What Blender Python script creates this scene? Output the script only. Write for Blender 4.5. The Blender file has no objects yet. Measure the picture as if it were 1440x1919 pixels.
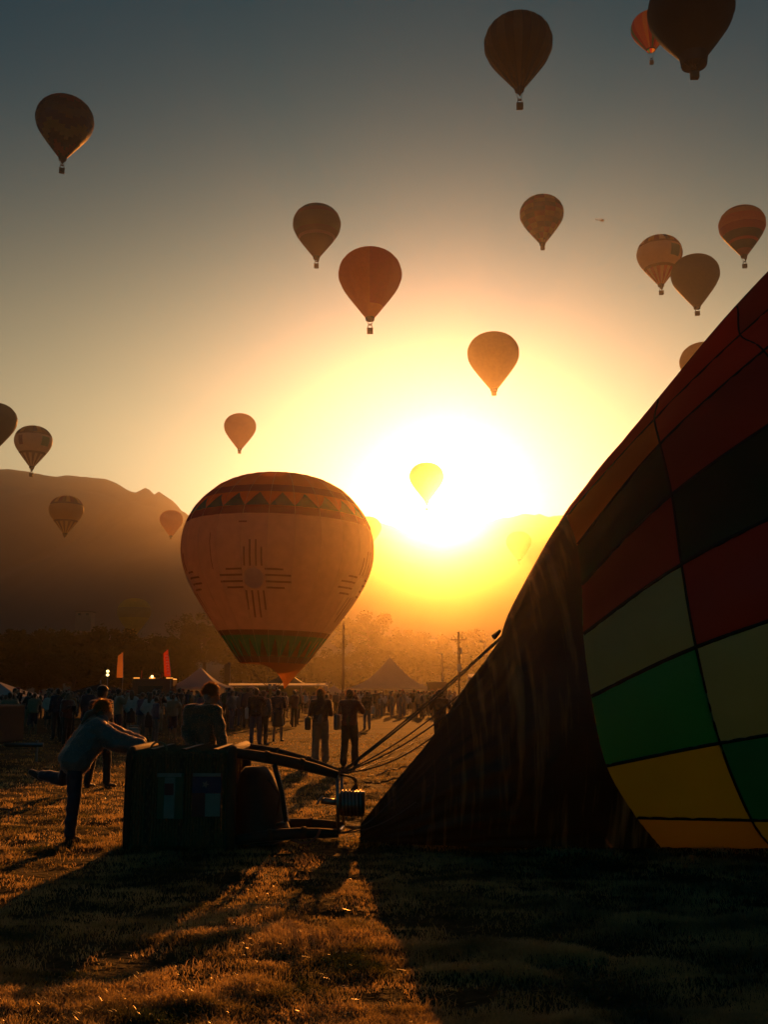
import bpy, bmesh, math, random
from mathutils import Vector, Matrix, noise
R = math.radians
rnd = random.Random(11)
scene = bpy.context.scene
COL = scene.collection

# ------------------------------------------------------------------ light and exposure numbers
SKY_TINT = (0.0, 0.15, 0.145)
SKY_LOBES = (           # circumsolar sky: width in degrees, power, colour
    (15.0, 2.4, (0.7, 0.8, 0.7)),
    (8.0, 2.0, (0.0, 0.0, 2.6)),
    (1.9, 1.6, (50.0, 45.0, 42.0)),
)
SKY_LOW = (8.4, 5.3, 1.9)     # warm band of sky along the horizon, strongest under the sun
SUN_STRENGTH = 5.0
SUN_COLOR = (1.0, 0.30, 0.035)
EXPOSURE = 0.2
HAZE_DENSITY = 2.4e-4
HAZE_G = 0.948

# ------------------------------------------------------------------ camera
FPX, CX, CY, CAM_H, HORIZON = 1900.0, 720.0, 959.5, 1.65, 1297.0      # focal length in photo pixels
PITCH = math.atan((HORIZON - CY) / FPX)
cam_data = bpy.data.cameras.new('camera')
cam_data.sensor_fit = 'VERTICAL'
cam_data.sensor_height = 36.0
cam_data.lens = FPX * 36.0 / 1919.0
cam_data.clip_start = 0.1
cam_data.clip_end = 20000
cam = bpy.data.objects.new('camera', cam_data)
cam.location = (0, 0, CAM_H)
cam.rotation_euler = (R(90) + PITCH, 0, 0)
COL.objects.link(cam)
scene.camera = cam

_F = Vector((0, math.cos(PITCH), math.sin(PITCH)))
_U = Vector((0, -math.sin(PITCH), math.cos(PITCH)))
def ray(px, py):
    return Vector((1, 0, 0)) * ((px - CX) / FPX) + _U * ((CY - py) / FPX) + _F
def pix(px, py, Y):
    d = ray(px, py)
    return Vector((0, 0, CAM_H)) + d * (Y / d.y)
def gnd(px, py, z=0.0):
    d = ray(px, py)
    return Vector((0, 0, CAM_H)) + d * ((z - CAM_H) / d.z)

# ------------------------------------------------------------------ sky, sun, exposure
SUN = ray(832, 942).normalized()
SUN_EL = math.asin(SUN.z)
SUN_AZ = math.atan2(SUN.x, SUN.y)
world = bpy.data.worlds.new('World')
scene.world = world
world.use_nodes = True
wn = world.node_tree
wn.nodes.clear()
def wnode(t, **k):
    n = wn.nodes.new(t)
    for a, b in k.items():
        setattr(n, a, b)
    return n
def wmath(op, a, b=None):
    n = wnode('ShaderNodeMath', operation=op)
    for i, v in enumerate((a, b)):
        if v is None: continue
        if isinstance(v, (int, float)): n.inputs[i].default_value = v
        else: wn.links.new(v, n.inputs[i])
    return n.outputs[0]
tc = wnode('ShaderNodeTexCoord')
dotn = wnode('ShaderNodeVectorMath', operation='DOT_PRODUCT')
wn.links.new(tc.outputs['Generated'], dotn.inputs[0])
dotn.inputs[1].default_value = SUN
ang = wmath('MULTIPLY', wmath('ARCCOSINE', wmath('MINIMUM', dotn.outputs['Value'], 0.999999)), 180 / math.pi)
sky = wnode('ShaderNodeTexSky', sky_type='NISHITA', sun_disc=False)
sky.sun_elevation = SUN_EL
sky.sun_rotation = SUN_AZ
sky.altitude = 1600
sky.air_density = 1.0
sky.dust_density = 4.0
sky.ozone_density = 2.0
def lobe(width, power, col):
    e = wmath('POWER', wmath('DIVIDE', ang, width), power)
    g = wmath('EXPONENT', wmath('MULTIPLY', e, -1.0))
    v = wnode('ShaderNodeVectorMath', operation='SCALE')
    v.inputs[0].default_value = col
    wn.links.new(g, v.inputs['Scale'])
    return v.outputs[0]
def vadd(a, b):
    v = wnode('ShaderNodeVectorMath', operation='ADD')
    wn.links.new(a, v.inputs[0]); wn.links.new(b, v.inputs[1])
    return v.outputs[0]
tint = wnode('ShaderNodeVectorMath', operation='MULTIPLY')
wn.links.new(sky.outputs[0], tint.inputs[0])
tint.inputs[1].default_value = SKY_TINT
acc = tint.outputs[0]
for w_, p_, c_ in SKY_LOBES:
    acc = vadd(acc, lobe(w_, p_, c_))
sep = wnode('ShaderNodeSeparateXYZ'); wn.links.new(tc.outputs['Generated'], sep.inputs[0])
elev = wmath('MULTIPLY', wmath('ARCSINE', sep.outputs[2]), 180 / math.pi)
low = wmath('EXPONENT', wmath('MULTIPLY', wmath('POWER', wmath('DIVIDE', wmath('ABSOLUTE', elev), 20.0), 2.8), -1.0))
flat = wmath('EXPONENT', wmath('MULTIPLY', wmath('POWER', wmath('DIVIDE', ang, 36.0), 2.0), -1.0))
lowv = wnode('ShaderNodeVectorMath', operation='SCALE'); lowv.inputs[0].default_value = SKY_LOW
wn.links.new(wmath('MULTIPLY', low, flat), lowv.inputs['Scale'])
acc = vadd(acc, lowv.outputs[0])
bg = wnode('ShaderNodeBackground')
bg.inputs['Strength'].default_value = 0.1
wn.links.new(acc, bg.inputs['Color'])
wo = wnode('ShaderNodeOutputWorld')
wn.links.new(bg.outputs[0], wo.inputs['Surface'])

sun_data = bpy.data.lights.new('sun', 'SUN')
sun_data.energy = SUN_STRENGTH
sun_data.angle = R(0.5)
sun_data.color = SUN_COLOR
sun_obj = bpy.data.objects.new('sun', sun_data)
sun_obj.rotation_euler = (-SUN).to_track_quat('-Z', 'Y').to_euler()
sun_obj.location = (0, 0, 60)
COL.objects.link(sun_obj)

scene.view_settings.view_transform = 'Standard'
scene.view_settings.look = 'None'
scene.view_settings.exposure = EXPOSURE
scene.view_settings.gamma = 1.0
scene.render.engine = 'CYCLES'
scene.cycles.use_denoising = True
scene.cycles.max_bounces = 6
scene.cycles.diffuse_bounces = 4
scene.cycles.glossy_bounces = 2
scene.cycles.transmission_bounces = 6
scene.cycles.transparent_max_bounces = 6
scene.cycles.volume_bounces = 0
scene.cycles.sample_clamp_indirect = 4.0

# ------------------------------------------------------------------ helpers
MATS = {}
def newmat(name):
    m = bpy.data.materials.new(name)
    m.use_nodes = True
    m.node_tree.nodes.clear()
    return m
def nd(m, t, **k):
    n = m.node_tree.nodes.new(t)
    for a, b in k.items():
        setattr(n, a, b)
    return n
def lk(m, a, b):
    m.node_tree.links.new(a, b)
def fabric(name, col, trans=0.4, scale=1.2, var=0.25, gloss=0.03):
    """thin balloon nylon: part reflects, part lets light through"""
    if name in MATS: return MATS[name]
    m = newmat(name)
    tc = nd(m, 'ShaderNodeTexCoord')
    nz = nd(m, 'ShaderNodeTexNoise'); nz.inputs['Scale'].default_value = scale; nz.inputs['Detail'].default_value = 4
    lk(m, tc.outputs['Object'], nz.inputs['Vector'])
    mp = nd(m, 'ShaderNodeMapRange'); mp.inputs[3].default_value = 1 - var; mp.inputs[4].default_value = 1 + var * 0.4
    lk(m, nz.outputs['Fac'], mp.inputs[0])
    mx = nd(m, 'ShaderNodeVectorMath', operation='SCALE'); mx.inputs[0].default_value = col
    lk(m, mp.outputs[0], mx.inputs['Scale'])
    wv = nd(m, 'ShaderNodeTexNoise'); wv.inputs['Scale'].default_value = scale * 2.2; wv.inputs['Detail'].default_value = 3
    lk(m, tc.outputs['Object'], wv.inputs['Vector'])
    bp = nd(m, 'ShaderNodeBump'); bp.inputs['Strength'].default_value = 0.25; bp.inputs['Distance'].default_value = 0.05
    lk(m, wv.outputs['Fac'], bp.inputs['Height'])
    d = nd(m, 'ShaderNodeBsdfDiffuse'); t = nd(m, 'ShaderNodeBsdfTranslucent')
    for s in (d, t):
        lk(m, mx.outputs[0], s.inputs['Color']); lk(m, bp.outputs[0], s.inputs['Normal'])
    mix = nd(m, 'ShaderNodeMixShader'); mix.inputs[0].default_value = trans
    lk(m, d.outputs[0], mix.inputs[1]); lk(m, t.outputs[0], mix.inputs[2])
    g = nd(m, 'ShaderNodeBsdfGlossy'); g.inputs['Roughness'].default_value = 0.45
    lk(m, bp.outputs[0], g.inputs['Normal'])
    mix2 = nd(m, 'ShaderNodeMixShader'); mix2.inputs[0].default_value = gloss
    lk(m, mix.outputs[0], mix2.inputs[1]); lk(m, g.outputs[0], mix2.inputs[2])
    o = nd(m, 'ShaderNodeOutputMaterial'); lk(m, mix2.outputs[0], o.inputs[0])
    MATS[name] = m
    return m
def pbr(name, col, rough=0.7, metal=0.0, sheen=0.0, scale=6.0, var=0.3, bump=0.2, bdist=0.01, emit=None, estr=0.0):
    if name in MATS: return MATS[name]
    m = newmat(name)
    b = nd(m, 'ShaderNodeBsdfPrincipled')
    tc = nd(m, 'ShaderNodeTexCoord')
    nz = nd(m, 'ShaderNodeTexNoise'); nz.inputs['Scale'].default_value = scale; nz.inputs['Detail'].default_value = 5
    lk(m, tc.outputs['Object'], nz.inputs['Vector'])
    mp = nd(m, 'ShaderNodeMapRange'); mp.inputs[3].default_value = 1 - var; mp.inputs[4].default_value = 1 + var
    lk(m, nz.outputs['Fac'], mp.inputs[0])
    mx = nd(m, 'ShaderNodeVectorMath', operation='SCALE'); mx.inputs[0].default_value = col[:3]
    lk(m, mp.outputs[0], mx.inputs['Scale']); lk(m, mx.outputs[0], b.inputs['Base Color'])
    if bump:
        bp = nd(m, 'ShaderNodeBump'); bp.inputs['Strength'].default_value = bump; bp.inputs['Distance'].default_value = bdist
        lk(m, nz.outputs['Fac'], bp.inputs['Height']); lk(m, bp.outputs[0], b.inputs['Normal'])
    b.inputs['Roughness'].default_value = rough
    b.inputs['Metallic'].default_value = metal
    b.inputs['Sheen Weight'].default_value = sheen
    b.inputs['Sheen Roughness'].default_value = 0.3
    if emit:
        b.inputs['Emission Color'].default_value = (*emit, 1); b.inputs['Emission Strength'].default_value = estr
    o = nd(m, 'ShaderNodeOutputMaterial'); lk(m, b.outputs[0], o.inputs[0])
    MATS[name] = m
    return m

class MB:
    """collects shapes, then links them as one mesh object"""
    def __init__(s): s.v = []; s.f = []
    def add(s, vs, fs):
        n = len(s.v); s.v += [tuple(p) for p in vs]; s.f += [tuple(i + n for i in f) for f in fs]; return s
    def box(s, c, d, rot=None):
        x, y, z = d[0] / 2, d[1] / 2, d[2] / 2
        vs = [Vector((i * x, j * y, k * z)) for i in (-1, 1) for j in (-1, 1) for k in (-1, 1)]
        if rot is not None: vs = [rot @ p for p in vs]
        c = Vector(c)
        return s.add([p + c for p in vs], [(0, 1, 3, 2), (4, 6, 7, 5), (0, 4, 5, 1), (2, 3, 7, 6), (0, 2, 6, 4), (1, 5, 7, 3)])
    def rbox(s, c, d, b=0.02, rot=None, seg=2):
        bm = bmesh.new(); bmesh.ops.create_cube(bm, size=1.0)
        for v in bm.verts: v.co = Vector((v.co.x * d[0], v.co.y * d[1], v.co.z * d[2]))
        bmesh.ops.bevel(bm, geom=list(bm.edges), offset=b, segments=seg, profile=0.5, affect='EDGES')
        c = Vector(c)
        bm.verts.index_update()
        vs = [(rot @ v.co if rot is not None else v.co.copy()) + c for v in bm.verts]
        fs = [[v.index for v in f.verts] for f in bm.faces]
        bm.free()
        return s.add(vs, fs)
    def tube(s, pts, r, n=8, cap=True):
        pts = [Vector(p) for p in pts]
        rs = r if isinstance(r, (list, tuple)) else [r] * len(pts)
        vs, fs = [], []
        up = None
        for i, p in enumerate(pts):
            t = (pts[min(i + 1, len(pts) - 1)] - pts[max(i - 1, 0)])
            t = t.normalized() if t.length > 1e-9 else Vector((0, 0, 1))
            if up is None:
                a = Vector((0, 0, 1)) if abs(t.z) < 0.9 else Vector((1, 0, 0))
                up = (a - t * a.dot(t)).normalized()
            else:
                up = up - t * up.dot(t); up = up.normalized() if up.length > 1e-6 else t.orthogonal().normalized()
            sd = t.cross(up)
            for k in range(n):
                a = 2 * math.pi * k / n
                vs.append(p + (up * math.cos(a) + sd * math.sin(a)) * rs[i])
        for i in range(len(pts) - 1):
            for k in range(n):
                k2 = (k + 1) % n
                fs.append((i * n + k, i * n + k2, (i + 1) * n + k2, (i + 1) * n + k))
        if cap:
            fs.append(tuple(range(n))[::-1]); fs.append(tuple((len(pts) - 1) * n + k for k in range(n)))
        return s.add(vs, fs)
    def capsule(s, a, b, ra, rb, n=12):
        a, b = Vector(a), Vector(b)
        t = b - a
        t = t.normalized() if t.length > 1e-6 else Vector((0, 0, 1))
        pts, rs = [], []
        for q in (1.0, 0.8, 0.45): pts.append(a - t * ra * q); rs.append(max(ra * math.sqrt(max(0, 1 - q * q)), ra * 0.05))
        pts.append(a); rs.append(ra); pts.append(b); rs.append(rb)
        for q in (0.45, 0.8, 1.0): pts.append(b + t * rb * q); rs.append(max(rb * math.sqrt(max(0, 1 - q * q)), rb * 0.05))
        return s.tube(pts, rs, n)
    def ell(s, c, r, rot=None, n=14, m=9):
        c = Vector(c); vs = [];
        for i in range(m + 1):
            th = math.pi * i / m
            th = min(max(th, 0.02), math.pi - 0.02)
            for k in range(n):
                a = 2 * math.pi * k / n
                p = Vector((r[0] * math.sin(th) * math.cos(a), r[1] * math.sin(th) * math.sin(a), r[2] * math.cos(th)))
                vs.append((rot @ p if rot is not None else p) + c)
        fs = [(i * n + k, (i + 1) * n + k, (i + 1) * n + (k + 1) % n, i * n + (k + 1) % n) for i in range(m) for k in range(n)]
        fs.append(tuple(range(n))); fs.append(tuple(m * n + k for k in range(n))[::-1])
        return s.add(vs, fs)
    def mesh(s, name, mat=None, smooth=False):
        me = bpy.data.meshes.new(name)
        me.from_pydata([tuple(p) for p in s.v], [], s.f)
        if smooth: me.shade_smooth()
        if mat: me.materials.append(mat)
        me.update()
        return me
    def build(s, name, mat, parent=None, smooth=False):
        return link(name, s.mesh(name, mat, smooth), parent)
def link(name, me, parent=None, loc=None):
    o = bpy.data.objects.new(name, me)
    COL.objects.link(o)
    if parent is not None: o.parent = parent
    if loc is not None: o.location = loc
    return o
def tag(o, label=None, cat=None, group=None, kind=None):
    if label: o['label'] = label
    if cat: o['category'] = cat
    if group: o['group'] = group
    if kind: o['kind'] = kind
    return o
def empty(name, loc=(0, 0, 0), rz=0.0):
    o = bpy.data.objects.new(name, None); COL.objects.link(o)
    o.location = loc; o.rotation_euler = (0, 0, rz); o.empty_display_size = 0.3
    return o
KIDS = {}
def copy_tree(o, parent=None):
    c = o.copy(); COL.objects.link(c); c.parent = parent
    for ch in list(o.children): copy_tree(ch, c)
    return c

# ------------------------------------------------------------------ ground, mountain
def ground_mat():
    m = newmat('meadow_soil')
    b = nd(m, 'ShaderNodeBsdfPrincipled')
    tc = nd(m, 'ShaderNodeTexCoord')
    def nz(sc, det=5):
        n = nd(m, 'ShaderNodeTexNoise'); n.inputs['Scale'].default_value = sc; n.inputs['Detail'].default_value = det
        lk(m, tc.outputs['Object'], n.inputs['Vector']); return n
    a, c = nz(0.35), nz(9.0)
    r = nd(m, 'ShaderNodeValToRGB')
    r.color_ramp.elements[0].position = 0.35; r.color_ramp.elements[0].color = (0.022, 0.022, 0.008, 1)
    r.color_ramp.elements[1].position = 0.7; r.color_ramp.elements[1].color = (0.085, 0.058, 0.026, 1)
    e = r.color_ramp.elements.new(0.52); e.color = (0.042, 0.036, 0.013, 1)
    mx = nd(m, 'ShaderNodeMath', operation='ADD'); lk(m, a.outputs['Fac'], mx.inputs[0])
    ms = nd(m, 'ShaderNodeMath', operation='MULTIPLY_ADD'); lk(m, c.outputs['Fac'], ms.inputs[0]); ms.inputs[1].default_value = 0.5; ms.inputs[2].default_value = -0.25
    lk(m, ms.outputs[0], mx.inputs[1]); lk(m, mx.outputs[0], r.inputs[0]); lk(m, r.outputs[0], b.inputs['Base Color'])
    b.inputs['Roughness'].default_value = 0.9; b.inputs['Specular IOR Level'].default_value = 0.08
    bp = nd(m, 'ShaderNodeBump'); bp.inputs['Strength'].default_value = 1.0; bp.inputs['Distance'].default_value = 0.06
    lk(m, c.outputs['Fac'], bp.inputs['Height']); lk(m, bp.outputs[0], b.inputs['Normal'])
    o = nd(m, 'ShaderNodeOutputMaterial'); lk(m, b.outputs[0], o.inputs[0])
    return m
def gz(x, y):
    """height of the turf: low humps and hollows near the camera, flat farther off"""
    k = max(0.0, min(1.0, (45.0 - abs(y - 12)) / 30.0))
    return k * (0.05 * noise.noise(Vector((x * 0.8, y * 1.2, 3.1))) + 0.05 * (0.35 - abs(noise.noise(Vector((x * 1.7, y * 2.6, 9.7))))) + 0.02 * noise.noise(Vector((x * 4.5, y * 5.5, 1.7))))
def build_ground():
    ys = [-300, -100, -40, -10, 0] + [2.5 + 0.08 * i for i in range(150)] + [14.5 + 0.19 * i for i in range(50)] + [24 + 1.0 * i for i in range(1, 30)] + [60, 90, 140, 220, 400, 700, 1100, 1600, 2300]
    xs = [-2600, -1500, -700, -300, -120, -60, -30, -20] + [-13 + 0.4 * i for i in range(20)] + [-5 + 0.1 * i for i in range(100)] + [5 + 0.4 * i for i in range(21)] + [20, 30, 60, 120, 300, 700, 1500, 2600]
    vs = [(x, y, gz(x, y)) for y in ys for x in xs]
    n = len(xs)
    fs = [(j * n + i, j * n + i + 1, (j + 1) * n + i + 1, (j + 1) * n + i) for j in range(len(ys) - 1) for i in range(n - 1)]
    o = MB().add(vs, fs).build('ground', ground_mat(), smooth=True)
    tag(o, 'trampled grass field of the launch ground', None, None, 'structure')
build_ground()

RIDGE_Y = 1500.0
RIDGE = [(-2600, 884), (-1500, 876), (-900, 882), (-400, 872), (-150, 875), (0, 878), (30, 881), (60, 886), (85, 891), (100, 893), (130, 892), (150, 894), (180, 896), (200, 898),
         (215, 904), (230, 914), (245, 922), (258, 925), (264, 918), (270, 914), (277, 915), (283, 919), (288, 926), (292, 922), (297, 920), (305, 924),
         (315, 932), (330, 945), (340, 957), (345, 966), (349, 961), (354, 968), (420, 975), (520, 985), (620, 984), (700, 978), (735, 986), (770, 1003), (830, 1016),
         (885, 1000), (915, 980), (935, 971), (960, 968), (985, 964), (1000, 966), (1012, 962), (1030, 968), (1050, 967), (1120, 960), (1250, 945), (1440, 925), (1800, 905), (2600, 890), (4000, 885)]
def build_mountain():
    pts = [pix(px, py, RIDGE_Y) for px, py in RIDGE]
    def ridge(x):
        for a, b in zip(pts, pts[1:]):
            if a.x <= x <= b.x: return a.z + (b.z - a.z) * (x - a.x) / (b.x - a.x)
        return pts[0].z if x < pts[0].x else pts[-1].z
    xs = []
    x = -2500.0
    while x < 2500:
        xs.append(x); x += 7.0 if -850 < x < 450 else (16.0 if -1000 < x < 1000 else 60.0)
    rows = [(400, -2), (440, 0.012), (520, 0.035), (600, 0.055), (760, 0.085), (900, 0.11), (1020, 0.15), (1120, 0.22), (1220, 0.31), (1330, 0.43), (1440, 0.53), (1550, 0.63), (1660, 0.72), (1760, 0.80), (1850, 0.88), (1920, 0.93), (1970, 0.97), (2000, 1.0), (2040, 0.96), (2150, 0.8), (2400, 0.4), (2700, 0.0), (2800, -0.05)]
    vs = []
    rows = [(y * RIDGE_Y / 2000.0, k) for y, k in rows]
    for y, k in rows:
        for x in xs:
            rz = ridge(x)
            if k == -2: z = -3.0
            else:
                rough = 0.0
                if 0.09 < k < 0.999:
                    q = Vector((x / 150.0, y / 420.0, 0.3))
                    rough = (noise.fractal(q, 1.0, 2.0, 5) * 0.16) * rz * min(k, 1 - k) * 1.6
                if k == 1.0: rough = noise.noise(Vector((x / 18.0, 7.7, 0))) * 2.2 + noise.noise(Vector((x / 7.0, 1.7, 0))) * 1.0
                z = k * rz + rough
                if k > 0.09 and y < RIDGE_Y - 1: z = min(z, 0.955 * rz * y / RIDGE_Y - 6.0 * (1 + noise.noise(Vector((x / 60.0, y / 90.0, 2)))) * min(1, k * 2))
            vs.append((x, y, z))
    n = len(xs)
    fs = [(j * n + i, j * n + i + 1, (j + 1) * n + i + 1, (j + 1) * n + i) for j in range(len(rows) - 1) for i in range(n - 1)]
    o = MB().add(vs, fs).build('mountain', pbr('mountain_rock', (0.10, 0.085, 0.06), 0.9, scale=0.01, var=0.4, bump=0.3, bdist=6), smooth=True)
    tag(o, 'long dark mountain ridge under the rising sun', None, None, 'structure')
build_mountain()

# ------------------------------------------------------------------ trees beyond the field
bark = pbr('bark', (0.06, 0.045, 0.03), 0.9, scale=4)
def leafmat():
    m = newmat('leaves')
    inf = nd(m, 'ShaderNodeObjectInfo')
    tc = nd(m, 'ShaderNodeTexCoord'); nz = nd(m, 'ShaderNodeTexNoise'); nz.inputs['Scale'].default_value = 0.6
    lk(m, tc.outputs['Object'], nz.inputs['Vector'])
    r = nd(m, 'ShaderNodeValToRGB')
    r.color_ramp.elements[0].position = .3; r.color_ramp.elements[0].color = (0.03, 0.045, 0.012, 1)
    r.color_ramp.elements[1].position = .7; r.color_ramp.elements[1].color = (0.10, 0.10, 0.025, 1)
    lk(m, nz.outputs['Fac'], r.inputs[0])
    d = nd(m, 'ShaderNodeBsdfDiffuse'); t = nd(m, 'ShaderNodeBsdfTranslucent'); mx = nd(m, 'ShaderNodeMixShader'); mx.inputs[0].default_value = .2
    for s in (d, t): lk(m, r.outputs[0], s.inputs['Color'])
    lk(m, d.outputs[0], mx.inputs[1]); lk(m, t.outputs[0], mx.inputs[2])
    o = nd(m, 'ShaderNodeOutputMaterial'); lk(m, mx.outputs[0], o.inputs[0])
    return m
LEAF = leafmat()
def tree_mesh(seed, spread=0.42, nl=5200, tall=1.0):
    """a tree one unit high: tapered trunk with limbs, and a crown of leaf sprays hung round many small clumps"""
    rr = random.Random(seed)
    tr = MB(); cl = []
    tr.tube([(0, 0, -.02), (.01, 0, .15), (-.01, .01, .35), (.0, 0, .6), (.01, 0, .8)], [.035, .026, .02, .012, .004], 7)
    for i in range(11):
        z = rr.uniform(.18, .7); a = i * 2.4 + rr.uniform(-.4, .4)
        L = spread * rr.uniform(.5, 1.0) * (1.15 - abs(z - .4))
        e = Vector((math.cos(a) * L, math.sin(a) * L, z + rr.uniform(.05, .26)))
        m_ = Vector((math.cos(a) * L * .5, math.sin(a) * L * .5, z + .06))
        tr.tube([(0, 0, z), m_, e], [.013, .009, .003], 5)
        cl.append((e, rr.uniform(.09, .16))); cl.append((m_ + Vector((0, 0, .07)), rr.uniform(.07, .13)))
    for i in range(22):
        a = rr.uniform(0, 6.283); z = rr.uniform(.25, .93); q = spread * math.sqrt(max(.03, 1 - ((z - .55) / .45) ** 2)) * rr.uniform(.35, .95)
        cl.append((Vector((math.cos(a) * q, math.sin(a) * q, z)), rr.uniform(.07, .14)))
    cr = MB()
    for i in range(nl):
        c, r_ = rr.choice(cl)
        v = Vector((rr.gauss(0, 1), rr.gauss(0, 1), rr.gauss(0, 1))).normalized() * r_ * rr.uniform(.3, 1.0)
        p = c + v
        s = rr.uniform(.012, .032)
        a = Vector((rr.uniform(-1, 1), rr.uniform(-1, 1), rr.uniform(-1, 1))).normalized(); b_ = a.orthogonal().normalized()
        cr.add([p - a * s, p + b_ * s * .7, p + a * s * 1.2, p - b_ * s * .7], [(0, 1, 2, 3)])
    return tr.mesh('trunk', bark, True), cr.mesh('crown', LEAF)
TREES = [tree_mesh(3), tree_mesh(8, .36), tree_mesh(15, .5), tree_mesh(21, .2, 3600), tree_mesh(31, .30)]
def tree(px, top, Y, kind, label, group=None, base=0.0, wide=1.0):
    p = pix(px, top, Y)
    if Y > 320: base = 3.0 + (Y - 330) * 0.10; wide *= 1.25
    o = empty('tree', (p.x, Y, base))
    h = p.z - base
    o.scale = (h * wide, h * wide, h); o.rotation_euler = (0, 0, rnd.uniform(0, 6.28))
    link('trunk', TREES[kind][0], o); link('crown', TREES[kind][1], o)
    tag(o, label, 'tree', group)
    return o
tree(690, 1150, 390, 2, 'large round tree right of the big balloon, tallest in the golden haze', wide=.95)
tree(752, 1180, 395, 0, 'round tree just right of the tallest hazy tree')
tree(795, 1187, 400, 1, 'small hazy tree between the light pole and the round tree')
tree(826, 1192, 400, 1, 'bushy hazy tree behind the lamp pole')
tree(888, 1178, 390, 4, 'upright hazy tree just right of the utility pole')
tree(925, 1196, 400, 4, 'low hazy tree beside the slanting cables')
tree(385, 1148, 380, 0, 'tall broad tree left of the big balloon, above the white tent')
tree(345, 1172, 385, 1, 'lower shoulder of trees left of the broad tall tree')
tree(425, 1176, 395, 2, 'tree half behind the lower left flank of the big balloon')
for i, (x, t, Y, k, w) in enumerate(((-20, 1176, 150, 0, 1.3), (30, 1182, 155, 2, 1.2), (75, 1180, 150, 0, 1.2), (118, 1184, 160, 1, 1.4), (160, 1178, 150, 2, 1.2), (205, 1176, 150, 0, 1.2), (245, 1184, 150, 1, 1.3), (285, 1190, 158, 2, 1.2), (318, 1194, 160, 0, 1.2),
                                (50, 1215, 130, 1, 1.6), (140, 1212, 130, 0, 1.6), (230, 1214, 132, 2, 1.5), (300, 1222, 135, 0, 1.6), (-40, 1205, 130, 2, 1.6))):
    tree(x, t, Y * 1.62, k, 'dark broadleaf tree in the row along the left edge of the field', 'dark trees behind the crowd at the left', wide=w)
for i, (x, t, Y, k, w) in enumerate(((600, 1218, 195, 0, 1.5), (660, 1222, 190, 1, 1.5), (725, 1216, 200, 2, 1.4), (780, 1222, 205, 0, 1.5), (850, 1226, 205, 2, 1.6), (905, 1222, 205, 0, 1.5), (540, 1216, 200, 2, 1.4), (470, 1214, 195, 0, 1.5), (970, 1215, 205, 2, 1.5), (1040, 1210, 205, 0, 1.5), (1120, 1205, 205, 2, 1.5))):
    tree(x, t, Y * 1.5, k, 'low tree in the hazy row behind the tents', 'low trees behind the tents', wide=w)

# ------------------------------------------------------------------ flat-roofed houses on the foothill
adobe = pbr('adobe', (0.30, 0.22, 0.15), 0.9, scale=.8)
tin = pbr('tin_roof', (0.6, 0.58, 0.55), 0.25, metal=1.0, scale=1.0, var=.1, bump=0)
darkglass = pbr('dark_glass', (0.02, 0.025, 0.03), 0.1, bump=0)
def house(px, py, Y, w, label, roof=tin, h=3.2):
    p = pix(px, py, Y)
    o = empty('house', (p.x, Y, p.z - h)); tag(o, label, 'house')
    MB().box((0, 0, h / 2 - 4), (w, 8, h + 8)).build('wall', adobe, o)
    mb = MB(); 
    mb.box((0, 0, h + .2), (w + .8, 8.8, .3)); mb.build('roof', roof, o)
    for k in range(max(2, int(w / 4))):
        x = -w / 2 + (k + .5) * w / max(2, int(w / 4))
        f = MB().box((x, -4.03, h * .55), (1.5, .1, 1.2)).build('window', bark, o)
        MB().box((x, -4.10, h * .55), (1.3, .04, 1.0)).build('pane', darkglass, f)
    return o
house(763, 1199, 440, 5, 'small house with a shining roof among the hazy trees')
house(808, 1199, 440, 4, 'tiny house with a shining roof right of the other shining roof')
house(438, 1212, 430, 5, 'house with a pale roof beside the big balloon\'s lower left flank')
house(160, 1148, 560, 8.5, 'dark flat topped building on the slope above the left trees', bark, 2.6)

# ------------------------------------------------------------------ tents and stalls
def canvas(n, c, t=.35): return fabric('canvas_' + n, c, t, scale=.8, var=.15)
def tent(px, peak, Y, w, eave_py, label, mat, depth=None, concave=.22, walls=False, rz=0.0):
    """peaked marquee: swept roof panels, valance, legs and a finial"""
    pk = pix(px, peak, Y); ez = pix(px, eave_py, Y).z
    o = empty('marquee_tent', (pk.x, Y, 0), rz); tag(o, label, 'tent')
    W = w * Y / FPX / 2; Dp = (depth or W * 2) / 2
    cs = [(-W, -Dp), (W, -Dp), (W, Dp), (-W, Dp)]
    for k in range(4):
        a, b = Vector((*cs[k], ez)), Vector((*cs[(k + 1) % 4], ez)); T = Vector((0, 0, pk.z))
        mb = MB(); n = 8
        for i in range(n + 1):
            t = i / n
            for j in range(7):
                e = a + (b - a) * (j / 6)
                q = e + (T - e) * t
                q.z -= concave * (pk.z - ez) * math.sin(math.pi * t) * (1 - .25 * t)
                q.z -= .05 * math.sin(math.pi * j / 6) * (1 - t)
                mb.v.append(tuple(q))
        for i in range(n):
            for j in range(6): mb.f.append((i * 7 + j, i * 7 + j + 1, (i + 1) * 7 + j + 1, (i + 1) * 7 + j))
        mb.build('roof_panel', mat, o, True)
        va = MB(); n = 12
        for j in range(n + 1):
            e = a + (b - a) * (j / n)
            va.v.append(tuple(e)); va.v.append((e.x, e.y, e.z - .28 - .05 * abs(math.sin(j * 1.57))))
        for j in range(n): va.f.append((2 * j, 2 * j + 2, 2 * j + 3, 2 * j + 1))
        va.build('valance', mat, o)
        MB().tube([(a.x * .985, a.y * .985, 0), (a.x * .985, a.y * .985, ez + .02)], .045, 6).build('leg', steel, o)
    if walls:
        MB().box((0, Dp - .05, ez / 2), (W * 1.9, .03, ez - .1)).build('back_wall', mat, o)
    MB().tube([(0, 0, pk.z - .15), (0, 0, pk.z + .25)], .05, 6).build('finial', steel, o)
    return o
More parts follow.
